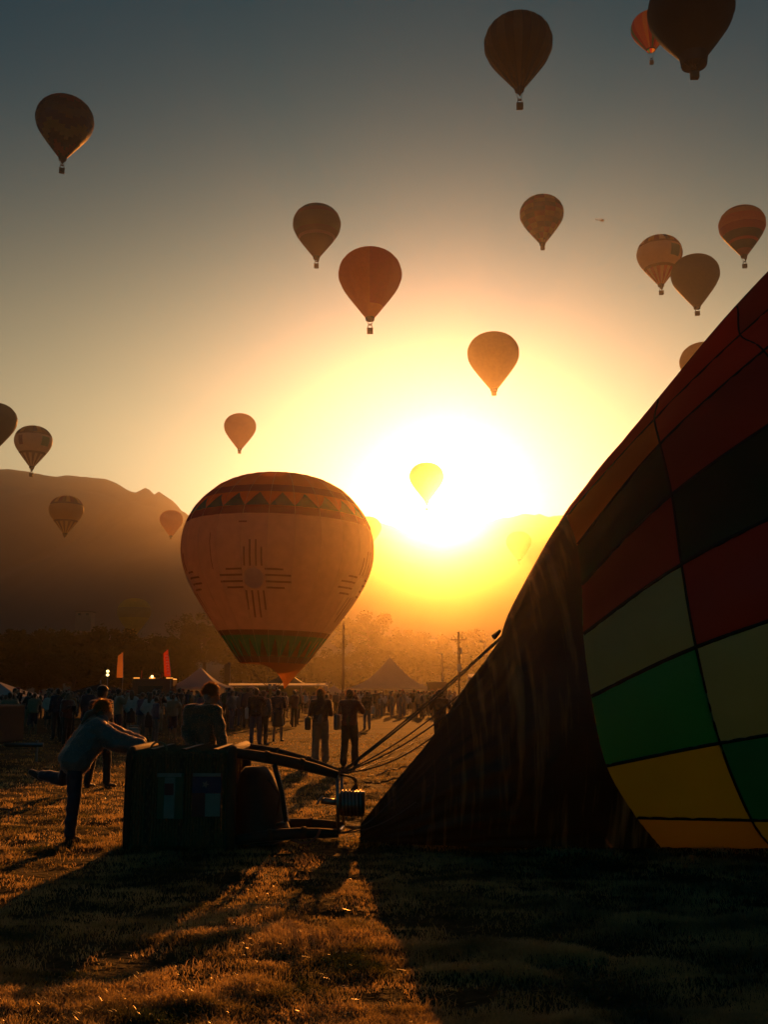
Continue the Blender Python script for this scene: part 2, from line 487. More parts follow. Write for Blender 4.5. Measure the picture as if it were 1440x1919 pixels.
steel = pbr('dull_steel', (0.35, 0.34, 0.33), 0.35, metal=1.0, scale=15, var=0.15, bump=0.05)
blackm = pbr('black_rubber', (0.015, 0.015, 0.016), 0.6, scale=30)
tent(731, 1231, 165, 150, 1289, 'large peaked tent in the golden haze right of the big balloon', canvas('cream', (.55, .5, .4)))
tent(376, 1250, 120, 108, 1287, 'white peaked tent behind the stooping person, left of the big balloon', canvas('white', (.7, .66, .6)), walls=True)
tent(536, 1256, 135, 118, 1288, 'dull green peaked tent behind the big balloon\'s scoop', canvas('green', (.16, .2, .12)))
tent(188, 1281, 72, 92, 1298, 'dark low canopy tent behind the left crowd', canvas('dark', (.05, .045, .04), .15), concave=.02)
tent(-6, 1276, 62, 140, 1306, 'white canopy tent cut off by the left edge', canvas('white', (.7, .66, .6)), concave=.05)
tent(472, 1284, 118, 60, 1299, 'small white canopy under the flat roofed stall', canvas('white', (.7, .66, .6)), concave=.03)
tent(626, 1284, 118, 34, 1298, 'small pale canopy at the right end of the flat roofed stall', canvas('white', (.7, .66, .6)), concave=.02)
def stall():
    Y = 114.0
    a, b = pix(432, 1283, Y), pix(613, 1283, Y)
    o = empty('market_stall', ((a.x + b.x) / 2, Y, 0)); tag(o, 'long flat roofed stall with a bright white roof edge under the balloon', 'stall')
    w = b.x - a.x; z = a.z
    wh = pbr('white_paint', (.8, .78, .74), .4, bump=0)
    MB().rbox((0, 0, z - .1), (w, 3.0, .06), .02).build('roof', wh, o)
    MB().box((0, -1.45, z + .03), (w, .02, .2)).build('backlit_edge', fabric('lit_canvas', (.85, .82, .76), .8, var=.1), o)  # cloth edge added above the roof so the low sun shines through
    for k in range(5):
        MB().tube([(-w / 2 + .1 + k * (w - .2) / 4, -1.4, 0), (-w / 2 + .1 + k * (w - .2) / 4, -1.4, z)], .05, 6).build('post', wh, o)
    MB().box((0, -1.2, .5), (w * .95, .06, 1.0)).build('counter', canvas('dark', (.05, .045, .04)), o)
    MB().tube([(w / 2 - .02, -1.4, z), (w / 2 - .02, -1.4, z + .25)], .06, 6).build('post_cap', wh, o)
    MB().box((0, 1.3, 1.1), (w * .95, .05, 2.0)).build('back_wall', canvas('green', (.16, .2, .12)), o)
stall()
def feather_flag(px, top, bot, Y, lean, col, label, letters=None):
    a, b = pix(px, top, Y), pix(px, bot, Y)
    o = empty('feather_flag', (b.x, Y, 0)); tag(o, label, 'flag')
    H = a.z; z0 = b.z; w = .68
    MB().tube([(0, 0, 0), (0, 0, z0), (lean * .4, 0, (z0 + H) / 2), (lean, 0, H * .97), (lean - .25, 0, H)], [.03, .03, .025, .02, .012], 6).build('pole', steel, o)
    mb = MB(); n = 14
    for i in range(n + 1):
        t = i / n; z = z0 + (H - z0) * t
        x0 = lean * t * .95 - .0
        ww = w * (1 - .15 * t) * (1 if t < .85 else max(.08, (1 - t) / .15))
        for j in range(5):
            mb.v.append((x0 - ww * j / 4 - .02, .05 * math.sin(t * 6 + j * .8), z))
    for i in range(n):
        for j in range(4): mb.f.append((i * 5 + j, i * 5 + j + 1, i * 5 + j + 6, i * 5 + j + 5))
    fl = mb.build('banner', fabric('flag_' + col, C_FLAG[col], .55), o, True)
    if letters:
        for k in range(letters):          # upright row of letter blocks printed down the banner
            t = .12 + .74 * k / letters; z = z0 + (H - z0) * t
            x0 = lean * t * .95 - .25
            m2 = MB()
            m2.box((x0 - .08, -.07, z), (.06, .012, .18)); m2.box((x0 + .08, -.07, z), (.06, .012, .18)); m2.box((x0, -.07, z + (.07 if k % 2 else 0)), (.10, .012, .05))
            m2.build('letter', pbr('white_print', (.75, .72, .66), .6, bump=0), fl)
C_FLAG = dict(red=(.55, .06, .02), orange=(.55, .24, .07), dark=(.03, .03, .03))
feather_flag(230, 1222, 1270, 114, -.08, 'orange', 'pale orange feather flag left of the lit snack trailer')
feather_flag(320, 1217, 1268, 114, -.42, 'red', 'red feather flag with white lettering at the lit snack trailer', 7)
feather_flag(431, 1240, 1276, 122, -.05, 'dark', 'dark upright banner behind the white peaked tent')
def lit_trailer():
    Y = 116.0
    a, b = pix(252, 1272, Y), pix(328, 1272, Y)
    o = empty('snack_trailer', ((a.x + b.x) / 2, Y, 0)); tag(o, 'snack trailer with glowing orange lights along its roof', 'trailer')
    w = b.x - a.x; z = a.z
    MB().rbox((0, 0, z / 2 + .2), (w, 2.2, z - .4), .08).build('body', pbr('trailer_paint', (.14, .06, .03), .4), o)
    wn_ = MB().box((-.2, -1.12, z * .6), (w * .6, .06, .9)).build('window', darkglass, o)
    MB().box((-.2, -1.35, z * .6 - .5), (w * .62, .4, .05)).build('sill', steel, wn_)
    for s in (-1, 1):
        MB().tube([(s * .8, -1.0, .32), (s * .8, -.8, .32)], .32, 14).build('wheel', blackm, o)
    glow = pbr('sign_glow', (.8, .3, .05), .5, bump=0, emit=(1, .35, .05), estr=0.9)
    for x0, x1 in ((-.48, -.33), (-.10, .05), (.32, .48)):
        MB().rbox(((x0 + x1) / 2 * w, -.9, z + .07), ((x1 - x0) * w, .12, .13), .03).build('light_strip', glow, o)
    MB().ell((-.02 * w, -1.0, z + .22), (.16, .16, .16)).build('lamp', pbr('lamp_glow', (1, .8, .4), .5, bump=0, emit=(1, .7, .25), estr=3), o)
    for x, h in ((-.30, .9), (-.02, .55), (.20, .6), (.33, 1.0)):
        MB().tube([(x * w, -.6, z), (x * w, -.6, z + h)], .05, 6).build('roof_rod', pbr('rod_red', (.5, .08, .03), .5), o)
lit_trailer()
def twin_lamp():
    p = pix(202, 1258, 110)
    o = empty('lamp_post', (p.x, 110, 0)); tag(o, 'lamp post with two small glowing lamps above the left crowd', 'lamp post')
    MB().tube([(0, 0, 0), (0, 0, p.z + .2)], [.07, .04], 8).build('pole', steel, o)
    for dz in (0, -.38):
        MB().ell((0, -.08, p.z + dz), (.17, .12, .14)).build('lamp', pbr('lamp_glow', (1, .8, .4), .5), o)
twin_lamp()
wood = pbr('pole_wood', (.08, .055, .035), .85, scale=5)
def utility_pole(px, top, Y, label, arms=True, r=.16):
    p = pix(px, top, Y)
    o = empty('utility_pole', (p.x, Y, 0)); tag(o, label, 'pole')
    MB().tube([(0, 0, 0), (0, 0, p.z)], [r, r * .75], 10).build('post', wood, o)
    if arms:
        MB().box((0, -.16, p.z - .95), (1.9, .12, .14)).build('crossarm', wood, o)
        for x in (-.85, -.4, .4, .85):
            MB().tube([(x, -.16, p.z - .88), (x, -.16, p.z - .62)], [.05, .03], 6).build('insulator', darkglass, o)
        MB().tube([(.26, -.1, p.z - 2.6), (.26, -.1, p.z - 1.9)], .16, 10).build('transformer', steel, o)
        MB().box((0, -.2, p.z - 4.2), (.5, .2, .9)).build('meter_box', steel, o)
utility_pole(860, 1184, 120, 'dark wooden utility pole with a crossarm right of the peaked tent')
utility_pole(644, 1168, 140, 'tall plain pole beside the right flank of the big balloon', False, .2)
def lamp_pole(px, top, Y, label):
    p = pix(px, top, Y)
    o = empty('lamp_post', (p.x, Y, 0)); tag(o, label, 'lamp post')
    MB().tube([(0, 0, 0), (0, 0, p.z)], [.1, .06], 8).build('pole', steel, o)
    MB().tube([(0, 0, p.z - .05), (-.5, 0, p.z + .1)], .04, 6).build('arm', steel, o)
    MB().rbox((-.55, 0, p.z + .1), (.5, .25, .14), .04).build('lamp_head', steel, o)
lamp_pole(829, 1225, 125, 'thin lamp post between the peaked tent and the utility pole')
lamp_pole(910, 1203, 160, 'thin far lamp post right of the utility pole')
def vehicle(px0, px1, top, Y, label, name='parked_van', col=(.12, .1, .09), cat='van'):
    a, b = pix(px0, top, Y), pix(px1, top, Y)
    w = b.x - a.x; z = a.z
    o = empty(name, ((a.x + b.x) / 2, Y, 0)); tag(o, label, cat)
    pt = pbr('paint_' + name, col, .3)
    mb = MB()
    # body profile along x, swept over the width
    prof_ = [(-.5, .3), (-.5, .62), (-.42, .72), (-.30, 1.0), (.46, 1.0), (.5, .9), (.5, .3)]
    d = 1.9
    vs = [(x * w, s * d / 2, zz * z if zz > .31 else .35) for s in (-1, 1) for x, zz in prof_]
    n = len(prof_)
    mb.add(vs, [tuple(range(n)), tuple(range(2 * n - 1, n - 1, -1))] + [(i, i + n, (i + 1) % n + n, (i + 1) % n) for i in range(n)])
    mb.build('body', pt, o)
    MB().rbox((.06 * w, 0, z + .03), (w * .78, d * .96, .06), .02).build('roof', pbr('pale_roof', (.8, .78, .75), .25), o)
    MB().box((-.1 * w, -d * .46, z + .17), (w * .5, .02, .22)).build('backlit_roof_strip', fabric('lit_canvas', (.85, .82, .76), .8, var=.1), o)  # pale strip added on the roof to glow with the sun behind
    for x in (-.16, .1, .33): MB().rbox((x * w, -d / 2 - .01, z * .78), (w * .2, .03, z * .22), .01).build('window', darkglass, o)
    for x in (-.32, .32):
        for s in (-1, 1):
            wh = MB().tube([(x * w, s * d / 2 - .1, .34), (x * w, s * d / 2 + .08, .34)], .34, 16).build('wheel', blackm, o)
            MB().tube([(x * w, s * d / 2 - .08, .34), (x * w, s * d / 2 + .1, .34)], .18, 10).build('rim', steel, wh)
    for s in (-1, 1): MB().ell((-.5 * w, s * .6, .75), (.05, .14, .1)).build('headlight', steel, o)
    return o
vehicle(866, 935, 1270, 78, 'dark van with a bright sunlit roof beside the sloping cables')
def container():
    a, b = pix(807, 1279, 112), pix(832, 1279, 112)
    o = empty('storage_container', ((a.x + b.x) / 2, 112, 0)); tag(o, 'small brown storage container at the foot of the utility pole', 'container')
    w, z = b.x - a.x + .6, a.z
    m_ = pbr('container_paint', (.16, .09, .05), .6)
    MB().box((0, 0, z / 2 + .05), (w, 2.2, z)).build('shell', m_, o)
    for k in range(8): MB().box((-w / 2 + (k + .5) * w / 8, -1.12, z / 2 + .05), (.08, .05, z * .9)).build('rib', m_, o)
    dr = MB().box((w * .2, -1.16, z / 2), (.7, .04, z * .85)).build('door', m_, o)
    MB().tube([(w * .2 - .2, -1.2, z * .3), (w * .2 - .2, -1.2, z * .7)], .02, 5).build('handle', steel, dr)
container()
def gear_trailer():
    Y = 24.0
    a, b = pix(-118, 1322, Y), pix(-14, 1322, Y)
    o = empty('gear_trailer', ((a.x + b.x) / 2, Y, 0)); tag(o, 'dark equipment trailer with a pale stripe at the left edge', 'trailer')
    w, z = b.x - a.x, a.z
    pt = pbr('trailer_dark', (.04, .036, .034), .95)
    MB().rbox((0, 1.0, z / 2 + .22), (w, 2.4, z - .44), .05).build('body', pt, o)
    MB().box((0, -.215, .56), (w * .97, .02, .05)).build('stripe', pbr('white_paint', (.8, .78, .74), .4), o)
    for k in range(3): MB().box((-w / 2 + (k + .5) * w / 3, -.212, z * .62), (w / 3.3, .012, z * .45)).build('side_panel', pt, o)
    for x in (-.2, .25):
        wh = MB().tube([(x * w, -.25, .3), (x * w, .0, .3)], .3, 16).build('wheel', blackm, o)
        MB().tube([(x * w, -.27, .3), (x * w, -.1, .3)], .16, 10).build('rim', steel, wh)
    MB().box((w * .47, -.22, .95 * z), (.1, .05, .06)).build('marker_lamp', pbr('lens', (.7, .6, .5), .1), o)
    MB().tube([(w / 2, 1.0, .4), (w / 2 + .9, 1.0, .4)], .05, 8).build('tow_bar', steel, o)
    MB().tube([(w / 2 + .75, 1.0, 0), (w / 2 + .75, 1.0, .5)], .035, 8).build('jack', steel, o)
gear_trailer()
def helicopter():
    Y = 690.0
    p = pix(1128, 413, Y)
    o = empty('helicopter', p, R(0)); tag(o, 'tiny helicopter flying between the balloons at the upper right', 'helicopter')
    m_ = pbr('helicopter_paint', (.05, .04, .035), .4)
    MB().ell((.6, 0, 0), (1.5, .8, .85)).build('cabin', m_, o, True)
    MB().tube([(-.3, 0, .15), (-4.2, 0, .4)], [.4, .14], 8).build('tail_boom', m_, o)
    MB().box((-4.2, 0, .75), (.5, .08, 1.1)).build('tail_fin', m_, o)
    MB().tube([(.3, 0, .7), (.3, 0, 1.3)], .1, 6).build('mast', m_, o)
    for k in range(2): MB().box((.3 + (2.2 if k else -2.2), 0, 1.3), (4.4, .25, .05)).build('rotor_blade', m_, o)
    for s in (-1, 1): MB().tube([(-.9, s * .8, -1.15), (2.0, s * .8, -1.15)], .06, 5).tube([(0, s * .4, -.6), (0, s * .8, -1.15)], .05, 5).tube([(1.2, s * .4, -.6), (1.2, s * .8, -1.15)], .05, 5).build('skid', m_, o)
helicopter()

# ------------------------------------------------------------------ the checkered envelope lying on the grass at the right
ENV = {}
def build_envelope():
    CC = dict(q=(0.66, 0.2, 0.03), o=(0.74, 0.48, 0.07), y=(0.66, 0.68, 0.04), g=(0.01, 0.44, 0.21), w=(0.27, 0.58, 0.46), m=(0.28, 0.05, 0.04), k=(0.015, 0.05, 0.03), r=(0.50, 0.045, 0.02), t=(0.01, 0.30, 0.24))
    mats = {k: fabric('envelope_panel_' + k, v, 0.72, scale=0.9, var=0.35) for k, v in CC.items()}
    # crossings of the seams, from the ground up over the near side: photo position and distance
    r0 = [(1240, 1582, 11.20), (1194, 1531.5, 10.95), (1137.6, 1434.6, 10.62), (1109, 1305, 10.5), (1094, 1189, 10.62), (1091, 1097, 10.95), (1082.5, 1022.5, 11.45), (1064, 967.5, 12.1), (1066, 955, 12.75)]
    r1 = [(1452, 1588, 11.10), (1409.6, 1536, 10.75), (1350, 1392, 10.3), (1305, 1212.6, 10.1), (1278, 1058, 10.25), (1259.7, 927.7, 10.75), (1238, 833, 11.6), (1227.6, 787, 12.6), (1232, 752, 13.4)]
    def ring(pts):
        near = [pix(*p) for p in pts]
        near[0].z = 0.03
        for p in near: p.z = max(p.z, 0.03)
        far = []
        yb = near[-1].y
        for p in reversed(near[:-1]):
            far.append(Vector((p.x + 0.12 * (yb - p.y), 2 * yb - p.y, p.z)))
        return near + far           # 17 points, ground to ground
    A, B = ring(r0), ring(r1)
    d = [b - a for a, b in zip(A, B)]
    rings = [A, B]
    cur = B
    for k in (0.98, 0.85, 0.62, 0.36, 0.08, -0.25):
        nxt = []
        for i, p in enumerate(cur):
            q = p + Vector((max(d[i].x, 1.35) * (1.0 if k > 0 else 0.7), d[i].y * k, d[i].z * k))
            q.z = max(q.z, 0.03)
            nxt.append(q)
        rings.append(nxt); cur = nxt
    c = sum(cur, Vector()) / len(cur)
    rings.append([c + (p - c) * 0.62 + Vector((1.2, 0, 0)) for p in cur])
    rings.append([c + (p - c) * 0.15 + Vector((1.8, 0, 0)) for p in cur])
    for rg in rings:
        for p in rg: p.z = max(p.z, 0.03)
    root = empty('balloon_envelope', (c.x, c.y, 0))
    off = Vector((c.x, c.y, 0))
    tag(root, 'huge checkered balloon envelope being inflated on the grass at the right', 'envelope')
    seq = 'oygwmkqrrmkgwyot'
    NP = 16
    def centre(j):
        return sum(rings[j], Vector()) / 17
    def catm(a, b, c_, d_, t):
        return 0.5 * ((2 * b) + (c_ - a) * t + (2 * a - 5 * b + 4 * c_ - d_) * t * t + (3 * b - a - 3 * c_ + d_) * t ** 3)
    def S(i, j, u, v):
        """smooth surface through the seam crossings; cell (i along the girth, j along the length)"""
        def col(jj):
            jj = max(0, min(len(rings) - 1, jj)); rg = rings[jj]
            return catm(rg[max(i - 1, 0)], rg[i], rg[min(i + 1, 16)], rg[min(i + 2, 16)], u)
        p = catm(col(j - 1), col(j), col(j + 1), col(j + 2), v)
        return p
    for j in range(len(rings) - 1):
        for i in range(NP):
            n = 16 if (i < 9 and j < 3) else 5
            ct = (centre(j) + centre(min(j + 1, len(rings) - 1))) / 2
            mb = MB()
            for a in range(n + 1):
                for b in range(n + 1):
                    u, v = a / n, b / n
                    p = S(i, j, u, v)
                    out = Vector((0, p.y - ct.y, p.z - ct.z)); out = out.normalized() if out.length > 1e-6 else Vector((0, 0, 1))
                    bul = 0.05 * math.sin(math.pi * u) * math.sin(math.pi * v) ** 0.6
                    q = Vector((p.x * 1.3, p.y * 1.3, p.z * 1.3))
                    wr = 0.030 * noise.noise(Vector(((p.x + p.z) * 2.2, (p.x - p.z) * 0.7, p.y))) * math.sin(math.pi * u) + 0.010 * noise.noise(q * 3)
                    wr += 0.010 * math.sin(v * 34 + 5 * noise.noise(q * 1.5)) * (math.exp(-u / .12) + math.exp(-(1 - u) / .12)) + 0.007 * math.sin(u * 30 + 4 * noise.noise(q)) * (math.exp(-v / .1) + math.exp(-(1 - v) / .1))
                    wr += 0.012 * abs(noise.noise(Vector(((p.x * .9 + p.z) * 5.0, (p.x - p.z) * 1.1, 2.0 + i))))
                    if i == 1: wr += 0.014 * math.sin((p.x * 1.1 + p.z * 1.3) * 13 + 1.5 * noise.noise(q)) * math.sin(math.pi * u) * math.sin(math.pi * v)
                    p = p + out * (bul + wr)
                    p.z = max(p.z, 0.02)
                    mb.v.append(tuple(p - off))
            w = n + 1
            for a in range(n):
                for b in range(n): mb.f.append((a * w + b, a * w + b + 1, (a + 1) * w + b + 1, (a + 1) * w + b))
            k = seq[(i + j) % len(seq)]
            if (i, j) == (5, 1): k = 'm'
            if (i, j) == (1, 1): k = 't'
            mb.build('panel', mats[k], root, smooth=True)
    tape = fabric('load_tape_black', (0.012, 0.014, 0.012), 0.05)
    def strip(pts, ctrs, wdt=0.022):
        mb = MB()
        for q, (p, ct) in enumerate(zip(pts, ctrs)):
            t = (pts[min(q + 1, len(pts) - 1)] - pts[max(q - 1, 0)]).normalized()
            out = Vector((0, p.y - ct.y, p.z - ct.z)).normalized()
            sd = t.cross(out).normalized()
            for s, l in ((-1, 0.006), (-.5, 0.02), (.5, 0.02), (1, 0.006)):
                mb.v.append(tuple(p + sd * wdt * s + out * l - off))
        for q in range(len(pts) - 1):
            for s in range(3): mb.f.append((q * 4 + s, q * 4 + s + 1, q * 4 + s + 5, q * 4 + s + 4))
        return mb
    for i in range(0, 17):
        pts, ct = [], []
        for j in range(len(rings) - 1):
            for q in range(8):
                pts.append(S(min(i, 15), j, 0.0 if i < 16 else 1.0, q / 8)); ct.append(centre(j) * (1 - q / 8) + centre(j + 1) * (q / 8))
        strip(pts, ct, 0.020).build('load_tape', tape, root, smooth=True)
    for j in range(1, len(rings) - 1):
        pts = [S(i, j, q / 6, 0.0) for i in range(16) for q in range(6)] + [rings[j][16]]
        strip(pts, [centre(j)] * len(pts), 0.014).build('seam_tape', tape, root, smooth=True)
    # the dark mouth cloth: from the first seam, narrowing towards the burner, gathered in pleats
    tops = [(1066, 955, 12.75), (1030, 1010, 12.5), (992, 1080, 12.3), (962, 1140, 12.15), (944, 1190, 12.1), (908, 1245, 12.0), (866, 1298, 11.95), (826, 1360, 11.9), (782, 1418, 11.85), (738, 1472, 11.8), (700, 1518, 11.75), (676, 1548, 11.7)]
    K = 112; M = len(tops); fine = 4
    def pr(rg, s):
        t = s * 16; i = min(15, int(t)); u = t - i
        return catm(rg[max(i - 1, 0)], rg[i], rg[min(i + 1, 16)], rg[min(i + 2, 16)], u)
    base = [pr(rings[0], k / K) for k in range(K + 1)]
    topB = rings[0][8]; cB = Vector((sum(p.x for p in base) / len(base), topB.y, 0))
    tp = [pix(*t) for t in tops]
    mb = MB(); rows = []
    nr = (M - 1) * fine
    for r_ in range(nr + 1):
        t = r_ / fine; j = min(M - 2, int(t)); u = t - j
        T = catm(tp[max(j - 1, 0)], tp[j], tp[j + 1], tp[min(j + 2, M - 1)], u)
        f = r_ / nr
        sz = T.z / topB.z
        sy = max(0.10, sz ** 0.8) * (1 - 0.25 * f)
        row = []
        for k, p in enumerate(base):
            lx = (p.x - topB.x) * sz
            ly = (p.y - topB.y) * sy
            sag = 0.0
            q = Vector((T.x + lx * (1 - .75 * f), T.y + ly, max(0.025, p.z * sz)))
            ph = k / K * math.pi * 44
            amp = 0.05 * min(1.0, f * 3.0) * (0.5 + 0.9 * abs(noise.noise(Vector((k * 0.11, 4.2, f * 2.0))))) * (0.35 + 0.65 * sz)
            w_ = math.sin(ph + 2.6 * noise.noise(Vector((k * .06, f * 4.0, 1.0)))) * amp + 0.06 * f * noise.noise(Vector((k * .15, f * 5, 8.0)))
            n_ = Vector((0.2, p.y - topB.y, (p.z - 1.2))); n_ = n_.normalized() if n_.length > 1e-6 else Vector((0, 0, 1))
            if k == K // 2: w_ *= .3
            q = q + n_ * w_
            q.z = max(q.z, 0.022)
            row.append(q)
        rows.append(row)
    for row in rows:
        for q in row: mb.v.append(tuple(q - off))
    W = K + 1
    for r_ in range(nr):
        for k in range(K): mb.f.append((r_ * W + k, r_ * W + k + 1, (r_ + 1) * W + k + 1, (r_ + 1) * W + k))
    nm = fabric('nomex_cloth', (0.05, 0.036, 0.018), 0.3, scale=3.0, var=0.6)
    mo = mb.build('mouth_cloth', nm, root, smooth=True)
    # light coming through thinner cloth, painted in as pale brown streaks
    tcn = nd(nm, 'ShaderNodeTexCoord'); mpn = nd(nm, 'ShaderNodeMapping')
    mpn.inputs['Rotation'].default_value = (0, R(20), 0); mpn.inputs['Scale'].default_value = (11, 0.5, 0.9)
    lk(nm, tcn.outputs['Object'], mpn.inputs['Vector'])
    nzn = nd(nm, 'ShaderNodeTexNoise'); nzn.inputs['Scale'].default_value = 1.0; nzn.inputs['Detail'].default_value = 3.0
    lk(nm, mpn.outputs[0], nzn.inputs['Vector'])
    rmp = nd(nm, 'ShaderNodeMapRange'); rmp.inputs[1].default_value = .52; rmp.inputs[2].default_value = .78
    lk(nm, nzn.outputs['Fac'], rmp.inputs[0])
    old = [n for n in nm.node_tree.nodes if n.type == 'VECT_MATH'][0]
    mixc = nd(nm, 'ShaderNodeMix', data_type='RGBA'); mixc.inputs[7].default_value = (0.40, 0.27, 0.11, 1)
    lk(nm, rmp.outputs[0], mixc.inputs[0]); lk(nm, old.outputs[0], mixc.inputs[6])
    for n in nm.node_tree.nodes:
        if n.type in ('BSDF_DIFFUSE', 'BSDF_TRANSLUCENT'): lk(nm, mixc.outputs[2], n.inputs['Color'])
    ENV['rows'] = rows; ENV['root'] = root; ENV['fine'] = fine; ENV['K'] = K; ENV['off'] = off
    ENV['tape'] = tape
build_envelope()

# ------------------------------------------------------------------ balloons in the air
PROF = [(0.0, 0.0), (0.006, 0.10), (0.022, 0.19), (0.05, 0.265), (0.09, 0.335), (0.14, 0.392), (0.20, 0.44), (0.27, 0.475), (0.34, 0.495), (0.42, 0.5), (0.50, 0.487),
        (0.58, 0.456), (0.66, 0.412), (0.74, 0.358), (0.82, 0.300), (0.90, 0.240), (0.98, 0.180), (1.05, 0.127), (1.10, 0.089), (1.14, 0.06)]
def prof(z):
    for a, b in zip(PROF, PROF[1:]):
        if z <= b[0]:
            return a[1] + (b[1] - a[1]) * (z - a[0]) / (b[0] - a[0])
    return PROF[-1][1]
def srf(D, z, a, gores=24, lift=0.0):
    """point on an envelope of diameter D; z from the crown downwards in diameters, a the angle, gores bulge between their seams"""
    r = prof(z) * D
    r *= 1.0 + 0.016 * (abs(math.cos(a * gores / 2)) - 0.5)
    r += lift
    return Vector((r * math.sin(a), -r * math.cos(a), -z * D))
C = dict(
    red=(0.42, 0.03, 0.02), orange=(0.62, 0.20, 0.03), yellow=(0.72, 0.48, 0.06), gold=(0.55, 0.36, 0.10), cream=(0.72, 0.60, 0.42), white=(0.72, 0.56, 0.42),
    green=(0.03, 0.26, 0.10), teal=(0.03, 0.22, 0.22), blue=(0.03, 0.07, 0.30), navy=(0.02, 0.03, 0.09), maroon=(0.22, 0.035, 0.05), brown=(0.20, 0.11, 0.05),
    black=(0.02, 0.02, 0.022), grey=(0.25, 0.25, 0.25), purple=(0.12, 0.04, 0.20), pink=(0.6, 0.2, 0.25))
def fab(c, t=0.4): return fabric('nylon_%s_%d' % (c, int(t * 100)), C[c], t)
wick = pbr('wicker', (0.16, 0.09, 0.035), 0.7, scale=30, var=0.5, bump=0.6)
suede = pbr('suede_trim', (0.07, 0.035, 0.015), 0.8, sheen=0.3, scale=20)
steel = pbr('dull_steel', (0.35, 0.34, 0.33), 0.35, metal=1.0, scale=15, var=0.15, bump=0.05)
blackm = pbr('black_rubber', (0.015, 0.015, 0.016), 0.6, scale=30)
cablem = pbr('steel_cable', (0.12, 0.11, 0.10), 0.5, metal=0.6, bump=0)

def surface_piece(D, cells, gores, nz, sub, lift=0.0):
    """a cloth piece made of (gore, row) cells of the envelope grid"""
    mb = MB(); idx = {}
    zs = nz
    def vid(g, j):
        g %= gores * sub
        if (g, j) not in idx:
            idx[(g, j)] = len(mb.v)
            mb.v.append(tuple(srf(D, zs[j], 2 * math.pi * g / (gores * sub), gores, lift)))
        return idx[(g, j)]
    for g, j in cells:
        for s in range(sub):
            a = g * sub + s
            if j == 0: mb.f.append((vid(a, 0), vid(a, 1), vid(a + 1, 1))) if False else mb.f.append((vid(a, 0), vid(a, 1), vid(a + 1, 1), vid(a + 1, 0)))
            else: mb.f.append((vid(a, j), vid(a, j + 1), vid(a + 1, j + 1), vid(a + 1, j)))
    return mb
ZS = [0.004, 0.012, 0.03, 0.055, 0.085, 0.12, 0.16, 0.20, 0.25, 0.30, 0.35, 0.40, 0.45, 0.50, 0.55, 0.60, 0.65, 0.70, 0.75, 0.80, 0.85, 0.90, 0.95, 1.0, 1.05, 1.09, 1.12]
BASKETS = {}
def make_gondola(root, D, zb, wide, tall, ncab=8, mouth_z=1.12, people=True):
    """basket, burner and the wires that carry them, under an envelope of diameter D"""
    mz = -mouth_z * D; mr = prof(mouth_z) * D
    top = zb + tall
    b = MB()
    n = 12
    for k in range(4):                      # flared wicker walls with a little belly
        sx, sy = ((1, 0), (0, 1), (-1, 0), (0, -1))[k]
        if sx: b.rbox((sx * (wide / 2 - 0.04), 0, zb + tall / 2), (0.08, wide * 0.72, tall), 0.03)
        else: b.rbox((0, sy * (wide * 0.36 - 0.04), zb + tall / 2), (wide - 0.17, 0.08, tall - 0.01), 0.03)
    b.box((0, 0, zb + 0.04), (wide - 0.18, wide * 0.72 - 0.18, 0.06))
    bk = b.build('basket', wick, root)
    r = MB().tube([(-wide / 2, -wide * .36, top), (wide / 2, -wide * .36, top), (wide / 2, wide * .36, top), (-wide / 2, wide * .36, top), (-wide / 2, -wide * .36, top)], 0.06, 6)
    r.build('rim', suede, bk)
    up = top + 0.9
    u = MB()
    for sx in (-1, 1):
        for sy in (-1, 1):
            u.tube([(sx * wide * .46, sy * wide * .32, top), (sx * wide * .26, sy * wide * .2, up)], 0.045, 6)
    u.build('upright', suede, root)
    bu = MB().tube([(-.22, 0, up - 0.15), (-.22, 0, up + 0.35)], 0.16, 8).tube([(.22, 0, up - 0.15), (.22, 0, up + 0.35)], 0.16, 8)
    bu.box((0, 0, up), (wide * .56, wide * .44, 0.07))
    bu.build('burner', steel, root)
    for k in range(ncab):
        a = 2 * math.pi * (k + .5) / ncab
        sx = 1 if math.sin(a) > 0 else -1; sy = -1 if math.cos(a) > 0 else 1
        MB().tube([(mr * math.sin(a), -mr * math.cos(a), mz), (sx * wide * .26, sy * wide * .2, up)], 0.022, 4, False).build('cable', cablem, root)
    if people:
        for k, (x, y) in enumerate(((-wide * .2, -.1), (wide * .18, .12))):
            pass
def skirt(root, D, mat, mouth_z=1.12, scoop=0.0, a0=0.0, depth=0.05):
    """nomex skirt; scoop > 0 lets one side hang lower in a pointed flap"""
    mb = MB(); n = 28
    for j in range(5):
        t = j / 4
        for k in range(n):
            a = 2 * math.pi * k / n
            w = max(0.0, math.cos(a - a0)) ** 2.5
            z = mouth_z + depth * t + scoop * w * t
            r = prof(mouth_z) * D * (1.0 - (0.12 + .0 * w) * t) * (1 - 0.55 * w * t * (1 if scoop else 0))
            mb.v.append((r * math.sin(a), -r * math.cos(a), -z * D))
    for j in range(4):
        for k in range(n):
            mb.f.append((j * n + k, (j + 1) * n + k, (j + 1) * n + (k + 1) % n, j * n + (k + 1) % n))
    return mb.build('scoop' if scoop else 'skirt', mat, root, smooth=True)

